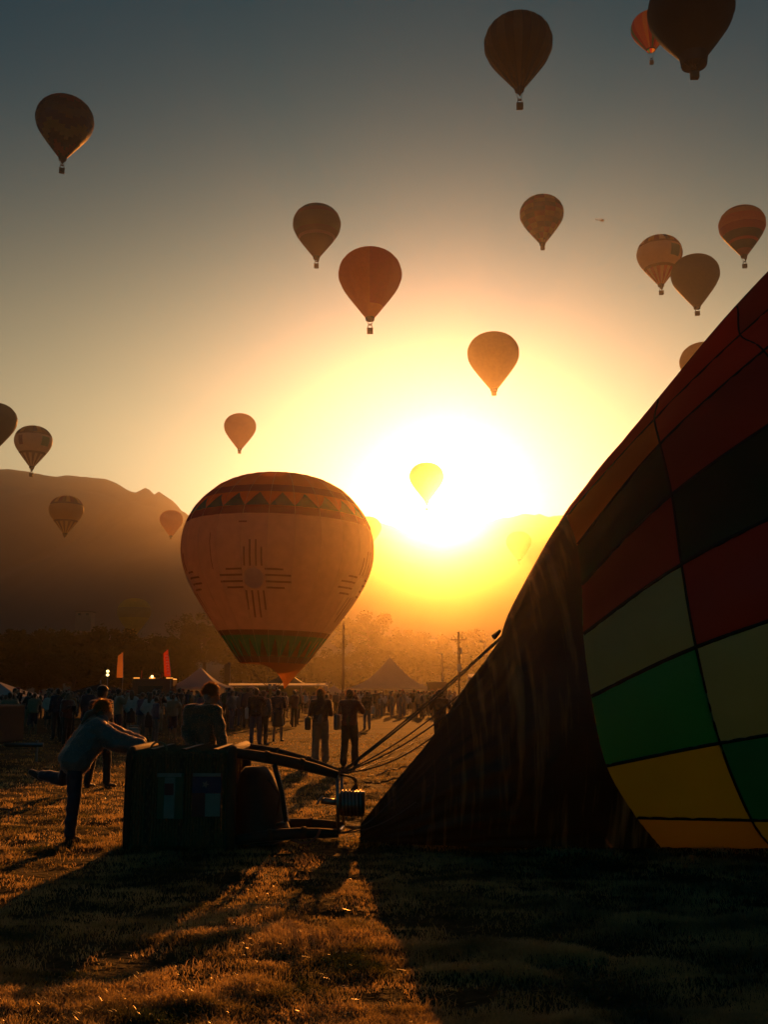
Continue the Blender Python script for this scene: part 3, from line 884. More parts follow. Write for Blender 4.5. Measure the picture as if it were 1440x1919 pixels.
def balloon(px, top, w, label, style, D=15.5, t=0.4, group='balloons in the air', roll=0.0, spin=0.0, bask=None, mouth=None, scoopm='black', gores=24, scoop=0.1, sa=0.0, sub=2, mz=1.12, sd=0.05):
    """px, top, w: middle, crown and width in the photo; the distance follows from the true diameter D"""
    Y0 = D * FPX / w
    c = ray(px, top + 0.42 * w)
    dist = D * FPX / w
    ctr = Vector((0, 0, CAM_H)) + c * dist      # centre of the widest ring (camera depth = dist)
    root = empty('hot_air_balloon', ctr + Vector((0, 0, 0.42 * D)))
    root.rotation_euler = (0, R(roll), R(spin))
    tag(root, label, 'balloon', group)
    zs_ = [z for z in ZS if z <= mz + 1e-6]
    pieces = {}
    for j in range(len(zs_) - 1):
        zc = (ZS[j] + ZS[j + 1]) / 2
        for g in range(gores):
            key, nm, col = style(g, j, zc)
            pieces.setdefault((key, nm, col), []).append((g, j))
    for (key, nm, col), cells in pieces.items():
        surface_piece(D, cells, gores, ZS, sub).build(nm, fab(col, t), root, smooth=True)
    MB().tube([srf(D, 0.012, 2 * math.pi * k / 16, gores, 0.02) for k in range(17)], 0.05, 5, False).build('crown_ring', steel, root)
    skirt(root, D, fab(scoopm, 0.15), mz, scoop, R(sa), sd)
    zb = pix(px, bask, root.location.y).z - root.location.z if bask else -1.40 * D
    make_gondola(root, D, zb, 1.45, 1.25, 8, mz)
    return root
# patterns: each gives (piece, name, colour) for a cell
def plain(c): return lambda g, j, z: (0, 'envelope', c)
def stripes(*cs): return lambda g, j, z: (g, 'gore', cs[g % len(cs)])
def bands(*zc):
    def f(g, j, z):
        for k, (lim, c) in enumerate(zc):
            if z < lim: return (k, 'band', c)
        return (len(zc), 'band', zc[-1][1])
    return f
def spiral(*cs):
    return lambda g, j, z: (((g // 2 + j // 2) % len(cs)), 'spiral_panel', cs[(g // 2 + j // 2) % len(cs)])
def zigzag(*cs):
    def f(g, j, z):
        k = (j + (g % 6 if g % 6 < 3 else 6 - g % 6)) // 3
        return (k, 'zigzag_band', cs[k % len(cs)])
    return f
def halves(a, b, skirtc, zlim=0.93):
    def f(g, j, z):
        if z > zlim: return ('s', 'band', skirtc)
        cs = (b, b, 'maroon', 'cream', 'cream', 'gold', a, a)
        return (g // 3, 'gore', cs[(g // 3) % 8])
    return f
def picture(top, mid, low, motif):
    """striped crown, plain middle carrying dark balloon shapes, striped lower part"""
    def f(g, j, z):
        if z < 0.24: return (('t', g), 'gore', top[(g // 1) % len(top)])
        if z < 0.29: return ('r', 'band', 'brown')
        if z < 0.74:
            if motif and (g % 24) in motif and 0.36 < z < 0.62:
                k = g % 24
                return (('m', motif[k]), 'motif', motif[k])
            return ('mid', 'band', mid)
        if z < 0.78: return ('r2', 'band', 'brown')
        return (('l', g), 'gore', low[g % len(low)])
    return f
BL = 'balloons in the air'
balloon(121, 182, 106, 'dark balloon with a zigzag pattern high on the left, alone', zigzag('gold', 'black', 'red', 'black', 'brown', 'navy'), t=0.26, spin=20, bask=324)
balloon(972, 30, 128, 'dark balloon with thin vertical stripes at the top, right of centre', stripes('black', 'brown'), t=0.35, bask=204)
balloon(1219, 24, 70, 'small glowing orange and red striped balloon half behind the large black balloon', stripes('green', 'red', 'orange', 'orange', 'yellow', 'red'), t=0.8, D=14, spin=-8, mz=1.05, sd=0.03, scoop=0.0, bask=120)
balloon(1296, -46, 159, 'large black balloon cut off by the top edge of the picture', plain('black'), t=0.05, mz=1.0, sd=0.13, scoop=0.0, bask=147)
balloon(594, 384, 90, 'dark brown balloon with horizontal bands above the orange and red one', bands((.12, 'black'), (.22, 'navy'), (.30, 'maroon'), (.60, 'brown'), (.70, 'maroon'), (.76, 'pink'), (2, 'maroon')), t=0.55, sa=55, bask=502)
balloon(694, 466, 119, 'orange and red balloon split by a vertical seam, below the banded brown one', halves('orange', 'red', 'orange'), t=0.78, spin=0, scoop=0.03, bask=625)
balloon(1016, 367, 82, 'dark olive balloon with faint crossing patches left of the helicopter', spiral('brown', 'black', 'red', 'gold'), t=0.5, sa=40, bask=468)
balloon(1392, 387, 85, 'orange balloon with dark lower bands at the right edge', bands((.18, 'brown'), (.30, 'gold'), (.50, 'orange'), (.66, 'red'), (.78, 'black'), (.86, 'red'), (.98, 'black'), (2, 'maroon')), t=0.7, sa=20, bask=502)
balloon(1237, 442, 84, 'cream balloon with a striped crown partly behind a brown one', picture(('navy', 'yellow', 'maroon', 'cream'), 'cream', ('red', 'cream'), {1: 'teal', 2: 'teal', 4: 'maroon', 5: 'maroon'}), t=0.6, bask=552)
balloon(1304, 478, 89, 'plain brown balloon in front of the cream one with the striped crown', plain('brown'), t=0.36, scoop=0.0, bask=591)
balloon(1320, 642, 88, 'golden balloon half hidden behind the checkered envelope\'s sloping edge', plain('gold'), t=0.75)
balloon(925, 623, 97, 'bronze balloon straight above the rising sun', plain('gold'), t=0.7, scoop=0.03, bask=741)
balloon(450, 775, 60, 'small plain orange balloon left of the sun, over the big patterned balloon', plain('orange'), t=0.8, sa=-40, bask=850)
balloon(-10, 755, 80, 'dark balloon cut off by the left edge of the picture', plain('brown'), t=0.3)
balloon(62, 798, 69, 'small cream balloon with a dark motif whose basket reaches the mountain ridge', picture(('brown', 'navy', 'gold', 'brown'), 'cream', ('cream', 'brown'), {3: 'green', 4: 'green', 22: 'maroon'}), t=0.55, sa=30, bask=893)
balloon(124, 929, 63, 'small banded balloon floating in front of the left mountain slope', picture(('brown', 'gold', 'maroon'), 'gold', ('brown', 'gold'), None), t=0.6, bask=1006)
balloon(321, 956, 43, 'small red orange balloon beside the mountain edge', plain('orange'), t=0.8, bask=1011)
balloon(800, 867, 65, 'pale balloon washed out by the glare of the sun', plain('cream'), t=0.4, bask=957)
balloon(973, 996, 47, 'faint golden balloon low to the right of the sun', plain('gold'), t=0.7, bask=1058)
balloon(690, 968, 50, 'faint balloon almost hidden behind the right side of the big patterned balloon', plain('gold'), t=0.7, bask=1034)
balloon(251, 1121, 62, 'faint yellow balloon low over the dark tree line', bands((.3, 'yellow'), (.6, 'gold'), (2, 'yellow')), t=0.4, bask=1204)

# ------------------------------------------------------------------ the big balloon on the field
def big_balloon():
    D = 20.0; S_ = D / 17.0
    dist = D * FPX / 358.0
    ctr = Vector((0, 0, CAM_H)) + ray(525, 1037) * dist
    root = empty('hot_air_balloon', ctr + Vector((0, 0, 0.42 * D)))
    root.rotation_euler = (0, R(1.5), 0)
    tag(root, 'big pale balloon with sun symbols and triangle borders standing on the field', 'balloon')
    G, sub = 24, 4
    zs = [0.004, 0.012, 0.03, 0.05, 0.07, 0.09, 0.11, 0.13, 0.15, 0.17, 0.19, 0.21, 0.23, 0.25, 0.27, 0.29, 0.32, 0.36, 0.40, 0.44, 0.48, 0.52, 0.56, 0.60, 0.64, 0.68, 0.72, 0.76, 0.80, 0.835, 0.86, 0.885, 0.91, 0.935, 0.96, 0.975, 0.99]
    T = 0.72
    def rows(a, b): return [j for j in range(len(zs) - 1) if a <= (zs[j] + zs[j + 1]) / 2 < b]
    def band(nm, a, b, col, perg=False):
        if perg:
            for g in range(G):
                surface_piece(D, [(g, j) for j in rows(a, b)], G, zs, sub).build(nm, fab(col, T), root, smooth=True)
        else:
            surface_piece(D, [(g, j) for g in range(G) for j in rows(a, b)], G, zs, sub).build(nm, fab(col, T), root, smooth=True)
    band('crown_cap', 0, 0.13, 'orange')
    band('border_band', 0.13, 0.17, 'maroon')
    band('border_ground', 0.17, 0.25, 'orange')
    band('border_band', 0.25, 0.29, 'maroon')
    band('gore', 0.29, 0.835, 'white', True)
    band('border_band', 0.835, 0.86, 'brown')
    band('border_ground', 0.86, 0.96, 'green')
    band('lower_band', 0.96, 0.99, 'brown')
    def tri(a0, a1, za, zb, col):
        """triangle sewn on the cloth, base at za, point at zb"""
        mb = MB(); n = 6
        for i in range(n + 1):
            t = i / n; z = za + (zb - za) * t
            h = (a1 - a0) / 2 * (1 - t); am = (a0 + a1) / 2
            for k in range(5):
                mb.v.append(tuple(srf(D, z, am - h + 2 * h * k / 4, G, 0.012)))
        for i in range(n):
            for k in range(4): mb.f.append((i * 5 + k, i * 5 + k + 1, (i + 1) * 5 + k + 1, (i + 1) * 5 + k))
        mb.build('triangle', fab(col, T), root, smooth=True)
    for k in range(24):
        tri(2 * math.pi * k / 24, 2 * math.pi * (k + 1) / 24, 0.248, 0.174, 'teal')
    for k in range(24):
        tri(2 * math.pi * (k + .15) / 24, 2 * math.pi * (k + .85) / 24, 0.958, 0.875, 'orange')
    def patch(am, zm, x0, x1, z0, z1, nm, par, col, n=4, m=4):
        mb = MB()
        for i in range(n + 1):
            for k in range(m + 1):
                z = zm + S_ * (z0 + (z1 - z0) * i / n) / D
                a = am + S_ * (x0 + (x1 - x0) * k / m) / (prof(z) * D)
                mb.v.append(tuple(srf(D, z, a, G, 0.014)))
        for i in range(n):
            for k in range(m): mb.f.append((i * (m + 1) + k, i * (m + 1) + k + 1, (i + 1) * (m + 1) + k + 1, (i + 1) * (m + 1) + k))
        return mb.build(nm, fabric('nylon_ray', (.36, .22, .13), .45), par, smooth=True)
    for am in (-0.14, -1.30, 1.28, 2.6):
        zm = 0.60
        mb = MB(); n = 20
        mb.v.append(tuple(srf(D, zm, am, G, 0.016)))
        for ring in (0.42, 0.84):
            for k in range(n):
                q = 2 * math.pi * k / n
                z = zm + S_ * ring * math.sin(q) / D
                mb.v.append(tuple(srf(D, z, am + S_ * ring * math.cos(q) / (prof(z) * D), G, 0.016)))
        for k in range(n):
            k2 = (k + 1) % n
            mb.f.append((0, 1 + k, 1 + k2)); mb.f.append((1 + k, 1 + n + k, 1 + n + k2, 1 + k2))
        disc = mb.build('sun_disc', fabric('nylon_disc', (.84, .72, .55), .55), root, smooth=True)
        for k, off in enumerate((-0.72, -0.25, 0.25, 0.72)):
            L = 2.1 if abs(off) < 0.5 else 1.5
            for sgn in (-1, 1):
                patch(am, zm, off - 0.075, off + 0.075, sgn * 0.95, sgn * (0.95 + L), 'sun_ray', disc, 'brown', 5, 1)
                patch(am, zm, sgn * 0.95, sgn * (0.95 + L), off - 0.075, off + 0.075, 'sun_ray', disc, 'brown', 1, 5)
    patch(-0.62, 0.38, -0.05, 0.05, 0, 3.0, 'banner_tie', root, 'brown')
    patch(-0.25, 0.33, -0.35, 0.35, 0, 0.14, 'banner_tie', root, 'brown')
    for g in range(G):        # raised load tapes on the seams
        MB().tube([srf(D, z, 2 * math.pi * g / G, G, 0.015) for z in zs[1:]], 0.022, 4, False).build('load_tape', fab('cream', 0.2), root)
    # mouth: a scoop that hangs to a point on the right side
    sk = MB(); n = 32
    for j in range(7):
        t = j / 6
        for k in range(n):
            a = 2 * math.pi * k / n
            w = max(0.0, math.cos(a - R(50))) ** 3.5
            z = 0.99 + 0.125 * w * t + 0.004 * t
            r = prof(0.99) * D * (1 - (0.06 + 0.80 * w) * t)
            sk.v.append((r * math.sin(a) + .9 * t * w, -r * math.cos(a), -z * D))
    for j in range(6):
        for k in range(n): sk.f.append((j * n + k, (j + 1) * n + k, (j + 1) * n + (k + 1) % n, j * n + (k + 1) % n))
    sk.build('scoop', fab('orange', 0.4), root, smooth=True)
    zb = -(root.location.z - 0.02)
    make_gondola(root, D, zb, 1.6, 1.2, 12, 0.99)
    return root
big_balloon()

# ------------------------------------------------------------------ people
SKIN = pbr('skin', (0.40, 0.22, 0.14), 0.6, scale=12, var=0.1, bump=0.05)
def cloth(name, c): return pbr('cloth_' + name, c, 0.5, sheen=1.0, scale=14, var=0.25, bump=0.35, bdist=0.012)
CL = dict(paleblue=cloth('pale_blue', (0.17, 0.165, 0.15)), navy=cloth('navy', (0.02, 0.03, 0.06)), black=cloth('black', (0.018, 0.018, 0.018)), brown=cloth('brown', (0.09, 0.05, 0.03)),
          maroon=cloth('maroon', (0.13, 0.025, 0.025)), grey=cloth('grey', (0.14, 0.14, 0.14)), tan=cloth('tan', (0.30, 0.22, 0.13)), white=cloth('white', (0.6, 0.57, 0.5)),
          green=cloth('green', (0.04, 0.08, 0.04)), blue=cloth('denim', (0.05, 0.08, 0.15)), red=cloth('red', (0.3, 0.03, 0.02)), orange=cloth('orange', (0.4, 0.14, 0.03)))
def hairm(n, c):
    if n in MATS: return MATS[n]
    m = newmat(n)
    d = nd(m, 'ShaderNodeBsdfPrincipled'); d.inputs['Base Color'].default_value = (*c, 1); d.inputs['Roughness'].default_value = 0.4
    d.inputs['Sheen Weight'].default_value = 0.6
    t = nd(m, 'ShaderNodeBsdfTranslucent'); t.inputs['Color'].default_value = (min(1, c[0] * 4 + .2), min(1, c[1] * 4 + .12), c[2] * 3 + .05, 1)
    mx = nd(m, 'ShaderNodeMixShader'); mx.inputs[0].default_value = 0.06
    lk(m, d.outputs[0], mx.inputs[1]); lk(m, t.outputs[0], mx.inputs[2])
    o = nd(m, 'ShaderNodeOutputMaterial'); lk(m, mx.outputs[0], o.inputs[0])
    MATS[n] = m
    return m
def strandm():
    m = newmat('backlit_strands')
    t = nd(m, 'ShaderNodeBsdfTranslucent'); t.inputs['Color'].default_value = (.95, .7, .4, 1)
    g = nd(m, 'ShaderNodeBsdfPrincipled'); g.inputs['Base Color'].default_value = (.2, .12, .06, 1); g.inputs['Roughness'].default_value = .3
    mx = nd(m, 'ShaderNodeMixShader'); mx.inputs[0].default_value = .25
    lk(m, t.outputs[0], mx.inputs[1]); lk(m, g.outputs[0], mx.inputs[2])
    o = nd(m, 'ShaderNodeOutputMaterial'); lk(m, mx.outputs[0], o.inputs[0])
    return m
STRAND = strandm()
HAIR = dict(dark=hairm('dark_hair', (0.03, 0.02, 0.012)), brown=hairm('brown_hair', (0.09, 0.05, 0.025)), fair=hairm('fair_hair', (0.12, 0.085, 0.045)), grey=hairm('grey_hair', (0.3, 0.28, 0.25)))
def fuse(mb, name, mat, voxel, smooth=4, fold=0.0, fs=8.0):
    """grow one continuous surface over overlapping shapes"""
    me = mb.mesh(name)
    o = bpy.data.objects.new(name, me); COL.objects.link(o)
    a = o.modifiers.new('r', 'REMESH'); a.mode = 'VOXEL'; a.voxel_size = voxel; a.use_smooth_shade = True
    b = o.modifiers.new('s', 'SMOOTH'); b.iterations = smooth; b.factor = 0.5
    dg = bpy.context.evaluated_depsgraph_get()
    r = bpy.data.meshes.new_from_object(o.evaluated_get(dg))
    r.name = name
    bpy.data.objects.remove(o); bpy.data.meshes.remove(me)
    r.materials.clear(); r.materials.append(mat); r.shade_smooth()
    if fold:
        ns = [v.normal.copy() for v in r.vertices]
        for v, n in zip(r.vertices, ns):
            c = v.co
            w = noise.noise(Vector((c.x * fs, c.y * fs, c.z * fs * 1.8))) + .6 * (.4 - abs(noise.noise(Vector((c.x * fs * 1.6, c.y * fs * 1.6, c.z * fs * 2.6 + 5)))))
            v.co = c + n * fold * w
        r.update()
    return r
def stand(h=1.70, arms='down', step=0.0, lean=0.0, wide=1.0):
    """joints of a standing figure that faces +y"""
    k = h / 1.70
    J = dict(pelvis=(0, 0, .95), waist=(0, .0, 1.08), chest=(0, .01 + lean * .5, 1.27), neck=(0, lean * .9 - .01, 1.455), head=(0, lean * 1.1 + .02, 1.60))
    for s, n in ((-1, 'l'), (1, 'r')):
        st = step * s
        J['sh' + n] = (s * .175 * wide, lean * .8, 1.405)
        if arms == 'down': J['el' + n] = (s * .235, lean - .03, 1.13); J['wr' + n] = (s * .235, lean + .06, .90)
        elif arms == 'camera': J['el' + n] = (s * .27, lean + .14, 1.22); J['wr' + n] = (s * .09, lean + .24, 1.53)
        elif arms == 'phone': J['el' + n] = (s * .24, lean + .05, 1.15); J['wr' + n] = (s * .08, lean + .27, 1.28)
        elif arms == 'pocket': J['el' + n] = (s * .30, lean - .08, 1.14); J['wr' + n] = (s * .19, lean + .06, .96)
        elif arms == 'one':
            if s > 0: J['el' + n] = (s * .26, lean + .12, 1.26); J['wr' + n] = (s * .12, lean + .26, 1.55)
            else: J['el' + n] = (s * .235, lean - .03, 1.13); J['wr' + n] = (s * .22, lean + .06, .90)
        J['hip' + n] = (s * .088, 0, .92); J['kn' + n] = (s * .10 + st * .2, .02 + st * .6, .50); J['an' + n] = (s * .11 + st * .3, -.02 + st, .085); J['to' + n] = (s * .13 + st * .3, .15 + st, .035)
    return {a: Vector(b) * k for a, b in J.items()}
def mid(a, b, t): return a + (b - a) * t
def hand(mb, el, wr, k=1.0, curl=0.5):
    d = (wr - el).normalized(); n = Vector((0, 0, -1)) if abs(d.z) < 0.8 else Vector((0, 1, 0))
    sd = d.cross(n).normalized(); n = sd.cross(d).normalized()
    pe = wr + d * .085 * k
    for o in (-.024, 0, .024): mb.capsule(wr + sd * o * .6 * k, pe + sd * o * k, .017 * k, .014 * k, 8)
    for i, (o, L) in enumerate(((-.033, .062), (-.011, .075), (.011, .07), (.032, .055))):
        b = pe + sd * o * k; m1 = b + (d * (1 - curl * .4) + n * curl * .5).normalized() * L * .55 * k
        m2 = m1 + (d * (1 - curl) + n * (.2 + curl)).normalized() * L * .5 * k
        mb.capsule(b, m1, .0105 * k, .0095 * k, 6); mb.capsule(m1, m2, .0095 * k, .008 * k, 6)
    tb = wr + d * .03 * k - sd * .03 * k; t1 = tb + (d * .7 - sd * .7 + n * .2).normalized() * .045 * k
    mb.capsule(tb, t1, .014 * k, .011 * k, 6); mb.capsule(t1, t1 + (d * .9 + n * .4).normalized() * .035 * k, .011 * k, .009 * k, 6)
def head_shapes(mb, h, nk, fwd, k, n=14):
    """skull, jaw, nose, ears, brow; fwd is where the face looks"""
    up = (h - nk); up = (up - fwd * up.dot(fwd)); up = up.normalized() if up.length > 1e-6 else Vector((0, 0, 1))
    sd = fwd.cross(up).normalized()
    Rm = Matrix((sd, fwd, up)).transposed()
    mb.ell(h + up * .02 * k, (.075 * k, .094 * k, .098 * k), Rm, n, 9)
    mb.ell(h - up * .055 * k + fwd * .028 * k, (.055 * k, .06 * k, .062 * k), Rm, n, 7)
    mb.capsule(h + fwd * .088 * k - up * .0 * k, h + fwd * .108 * k - up * .03 * k, .010 * k, .014 * k, 6)
    mb.capsule(h + fwd * .086 * k + up * .025 * k - sd * .03 * k, h + fwd * .086 * k + up * .025 * k + sd * .03 * k, .011 * k, .011 * k, 6)
    mb.capsule(h + fwd * .083 * k - up * .062 * k - sd * .014 * k, h + fwd * .083 * k - up * .062 * k + sd * .014 * k, .010 * k, .010 * k, 6)
    for s in (-1, 1): mb.ell(h + sd * s * .078 * k - fwd * .008 * k - up * .005 * k, (.012 * k, .022 * k, .034 * k), Rm, 8, 5)
    return up, sd, Rm
def person(J, k=1.0, voxel=0.018, face=Vector((0, 1, 0)), top='navy', bottom='black', hair='dark', style='short', legs='trousers', puff=1.0, strands=0, hat=None, glasses=False, shoes='black', curl=0.5, loose=0.0):
    """a figure from its joints: one body mesh that carries hair and clothes as children; returns the body object at the world origin"""
    face = Vector(face).normalized()
    b = MB()
    side = (J['shr'] - J['shl']).normalized()
    hs = (J['hipr'] - J['hipl']).normalized()
    b.capsule(J['pelvis'] - hs * .06 * k, J['pelvis'] + hs * .06 * k, .105 * k, .105 * k)
    b.capsule(J['pelvis'], J['waist'], .115 * k, .105 * k)
    for s in (-1, 1): b.capsule(J['waist'] + side * s * .035 * k, J['chest'] + side * s * .065 * k, .095 * k, .108 * k)
    b.capsule(J['chest'] - side * .1 * k, J['chest'] + side * .1 * k, .085 * k, .085 * k)
    b.capsule(J['shl'], J['shr'], .062 * k, .062 * k)
    b.capsule(J['neck'] - (J['neck'] - J['chest']) * .25, mid(J['neck'], J['head'], .6), .058 * k, .052 * k)
    up, sd, Rm = head_shapes(b, J['head'], J['neck'], face, k)
    for n in 'lr':
        b.capsule(J['sh' + n], J['el' + n], .05 * k, .04 * k); b.capsule(J['el' + n], J['wr' + n], .04 * k, .027 * k)
        hand(b, J['el' + n], J['wr' + n], k, curl)
        b.capsule(J['hip' + n], J['kn' + n], .084 * k, .055 * k); b.capsule(J['kn' + n], mid(J['kn' + n], J['an' + n], .35), .052 * k, .055 * k); b.capsule(mid(J['kn' + n], J['an' + n], .35), J['an' + n], .055 * k, .036 * k)
        b.capsule(J['an' + n], J['to' + n], .038 * k, .028 * k)
    body = link('person', fuse(b, 'person_body', SKIN, voxel))
    t = MB(); e = .022 * k * puff
    t.capsule(J['waist'] - (J['waist'] - J['pelvis']) * .9 - hs * .06 * k, J['waist'] - (J['waist'] - J['pelvis']) * .9 + hs * .06 * k, .115 * k + e, .115 * k + e)
    for s in (-1, 1): t.capsule(mid(J['pelvis'], J['waist'], .3) + side * s * .04 * k, J['chest'] + side * s * .065 * k, .102 * k + e, .11 * k + e)
    t.capsule(J['chest'] - side * .1 * k, J['chest'] + side * .1 * k, .088 * k + e, .088 * k + e)
    t.capsule(J['shl'], J['shr'], .064 * k + e, .064 * k + e)
    t.capsule(J['chest'], mid(J['chest'], J['neck'], .92), .07 * k + e, .055 * k + e * .6)
    for n in 'lr':
        t.capsule(J['sh' + n], J['el' + n], .054 * k + e, .046 * k + e); t.capsule(J['el' + n], mid(J['el' + n], J['wr' + n], .93), .046 * k + e, .034 * k + e * .8)
    jk = link('jacket', fuse(t, 'jacket', CL[top], voxel * 1.15, 4, .016 if voxel < .03 else .01), body)
    if voxel < .03:          # cloth nap that catches the low sun along the outline
        rr = random.Random(17); fz = MB(); vv = jk.data.vertices
        for i in range(2600 if voxel < .012 else 1400):
            v = vv[rr.randrange(len(vv))]; L = rr.uniform(.006, .016)
            d_ = (v.normal + Vector((rr.uniform(-.6, .6), rr.uniform(-.6, .6), rr.uniform(-.6, .6)))).normalized()
            fz.tube([v.co - v.normal * .002, v.co + d_ * L], [.0016, .0007], 3, False)
        fz.build('cloth_nap', STRAND, jk)
    if legs == 'trousers' or legs == 'shorts':
        q = MB(); e = .014 * k + loose * .5 * k
        q.capsule(J['pelvis'] - hs * .06 * k, J['pelvis'] + hs * .06 * k, .11 * k + e, .11 * k + e); q.capsule(J['pelvis'], J['waist'], .118 * k + e, .108 * k + e)
        for n in 'lr':
            q.capsule(J['hip' + n], J['kn' + n], .088 * k + e, .062 * k + e)
            if legs == 'trousers': q.capsule(J['kn' + n], mid(J['kn' + n], J['an' + n], .94), .062 * k + e, .05 * k + e + loose * .5 * k)
        link('trousers', fuse(q, 'trousers', CL[bottom], voxel * 1.15, 4, .012 if voxel < .03 else .008), body)
    elif legs == 'skirt':
        q = MB(); pts, rs = [], []
        kn = (J['knl'] + J['knr']) / 2
        for i in range(6): f = i / 5; pts.append(mid(J['waist'], kn, f)); rs.append((.135 + .075 * f) * k)
        link('skirt_cloth', fuse(q.tube(pts, rs, 16), 'skirt_cloth', CL[bottom], voxel * 1.15), body)
    for n in 'lr':
        s_ = MB().capsule(J['an' + n] - Vector((0, 0, .03 * k)), J['to' + n], .05 * k, .04 * k)
        link('shoe', fuse(s_, 'shoe', CL[shoes], voxel), body)
    h = J['head']; g = MB(); n0 = J['neck']
    g.ell(h + up * .038 * k - face * .016 * k, (.086 * k, .098 * k, .094 * k), Rm)
    g.ell(h - face * .05 * k - up * .01 * k, (.078 * k, .06 * k, .085 * k), Rm)
    if style == 'long':
        for s in (-1, -.3, .3, 1): g.capsule(h - face * .06 * k + sd * s * .045 * k, h - face * (.085) * k - up * .30 * k + sd * s * .07 * k, .045 * k, .03 * k)
    elif style == 'bun': g.ell(h - face * .10 * k + up * .07 * k, (.05 * k, .05 * k, .045 * k), Rm)
    elif style == 'tail':
        p0 = h - face * .10 * k + up * .0 * k
        g.capsule(p0, p0 - face * .10 * k - up * .06 * k, .032 * k, .04 * k); g.capsule(p0 - face * .10 * k - up * .06 * k, p0 - face * .17 * k - up * .18 * k, .04 * k, .014 * k)
    elif style == 'curly':
        rr = random.Random(5)
        for i in range(26):
            a, z = rr.uniform(0, 6.28), rr.uniform(-.5, 1)
            v = sd * math.cos(a) + face * (math.sin(a) * .8 - .3) + up * z
            g.ell(h + v.normalized() * .095 * k, (.04 * k,) * 3, None, 8, 5)
    hm = fuse(g, 'hair', HAIR[hair], voxel, 2)
    ho = link('hair', hm, body)
    if strands:
        rr = random.Random(3); sm = MB()
        for i in range(strands):
            a = rr.uniform(0, 6.283); z = rr.uniform(-.35, 1.0); q = math.sqrt(max(0, 1 - z * z))
            v = sd * q * math.cos(a) + face * (q * math.sin(a)) + up * z
            if v.dot(face) > .55 and z < .55: continue
            p0 = h + up * .035 * k - face * .016 * k + Vector((v.x, v.y, v.z)) * .088 * k
            tv = (v * .35 - up * (.7 - .4 * z) - face * .3 + Vector((rr.uniform(-.5, .5), rr.uniform(-.5, .5), rr.uniform(-.3, .5)))).normalized()
            L = rr.uniform(.02, .055) * k
            p1 = p0 + v * rr.uniform(.006, .016) * k + tv * L * .5; p2 = p1 + (tv - up * .3).normalized() * L * .5 - v * .004
            sm.tube([p0, p1, p2], [.0034, .0028, .0012], 3, False)
        sm.build('hair_strand', STRAND, ho)
    for s in (-1, 1):
        MB().ell(h + face * .081 * k + sd * s * .032 * k + up * .004 * k, (.013 * k,) * 3, None, 8, 6).build('eye', pbr('eye_white', (.5, .48, .45), .2, bump=0), body, True)
    if hat:
        m_ = MB().ell(h + up * .062 * k - face * .01 * k, (.094 * k, .106 * k, .075 * k), Rm)
        m_.ell(h + up * .055 * k + face * .12 * k, (.07 * k, .07 * k, .012 * k), Rm)
        link('cap', fuse(m_, 'cap', CL[hat], voxel * .8, 2), body)
    if glasses:
        gm = MB()
        for s in (-1, 1):
            c_ = h + face * .10 * k + sd * s * .033 * k + up * .005 * k
            gm.tube([c_ + (sd * math.cos(q) * .022 + up * math.sin(q) * .018) * k for q in [2 * math.pi * i / 10 for i in range(11)]], .0025, 4, False)
            gm.tube([c_ + sd * s * .02 * k, h + sd * s * .083 * k - face * .02 * k + up * .005 * k], .0025, 4, False)
        gm.build('glasses', blackm, body)
    return body
def place(o, loc, yaw):
    o.location = loc; o.rotation_euler = (0, 0, yaw)
    return o
def bag(parent, c, d, mat, strap_to):
    b = MB().rbox(c, d, min(d) * .3, seg=3)
    o = b.build('shoulder_bag', mat, parent, True)
    c = Vector(c)
    MB().tube([c + Vector((0, -d[1] * .35, d[2] * .5)), strap_to, c + Vector((0, d[1] * .35, d[2] * .5))], 0.012, 5).build('strap', mat, o)
    return o

# the woman leaning on the lying basket, one leg lifted behind her
def P(px, py, Y): return pix(px, py, Y)
W0 = dict(pelvis=P(140, 1424, 11.75), waist=P(152, 1403, 11.80), chest=P(174, 1377, 11.90), neck=P(190, 1351, 12.0), head=P(195, 1334, 12.05),
          shl=P(176, 1361, 12.08), shr=P(186, 1371, 11.78), ell=P(226, 1382, 12.15), elr=P(218, 1391, 11.78), wrl=P(262, 1393, 12.15), wrr=P(262, 1398, 11.85),
          hipl=P(136, 1428, 11.86), hipr=P(140, 1432, 11.66), knr=P(138, 1500, 11.62), anr=P(130, 1560, 11.65), tor=P(146, 1570, 11.66),
          knl=P(118, 1461, 11.98), anl=P(78, 1452, 12.14), tol=P(58, 1447, 12.22))
W0['anr'].z = .085; W0['tor'].z = .035
w_ = person(W0, .98, 0.010, (0.75, 0.6, -0.15), 'paleblue', 'navy', 'fair', 'tail', 'trousers', 3.2, 2400)
tag(w_, 'person in a pale blue jacket leaning on the lying basket, one leg lifted', 'person')
# the man behind the basket
M0 = dict(pelvis=P(378, 1418, 13.0), waist=P(379, 1392, 13.02), chest=P(381, 1352, 13.08), neck=P(390, 1323, 13.12), head=P(397, 1302, 13.14),
          shl=P(357, 1333, 13.16), shr=P(404, 1336, 12.98), ell=P(350, 1374, 13.0), elr=P(412, 1372, 12.88), wrl=P(362, 1404, 12.8), wrr=P(418, 1400, 12.76),
          hipl=P(368, 1424, 13.05), hipr=P(390, 1424, 12.96))
for n in 'lr':
    h_ = M0['hip' + n]
    M0['kn' + n] = Vector((h_.x, h_.y + .04, .48)); M0['an' + n] = Vector((h_.x, h_.y, .085)); M0['to' + n] = Vector((h_.x + .1, h_.y + .13, .035))
m_ = person(M0, 1.03, 0.011, (0.9, 0.35, -0.25), 'green', 'black', 'grey', 'short', 'trousers', 1.3, 2000, glasses=True)
tag(m_, 'person in glasses and a dark green jacket standing close behind the lying basket', 'person')
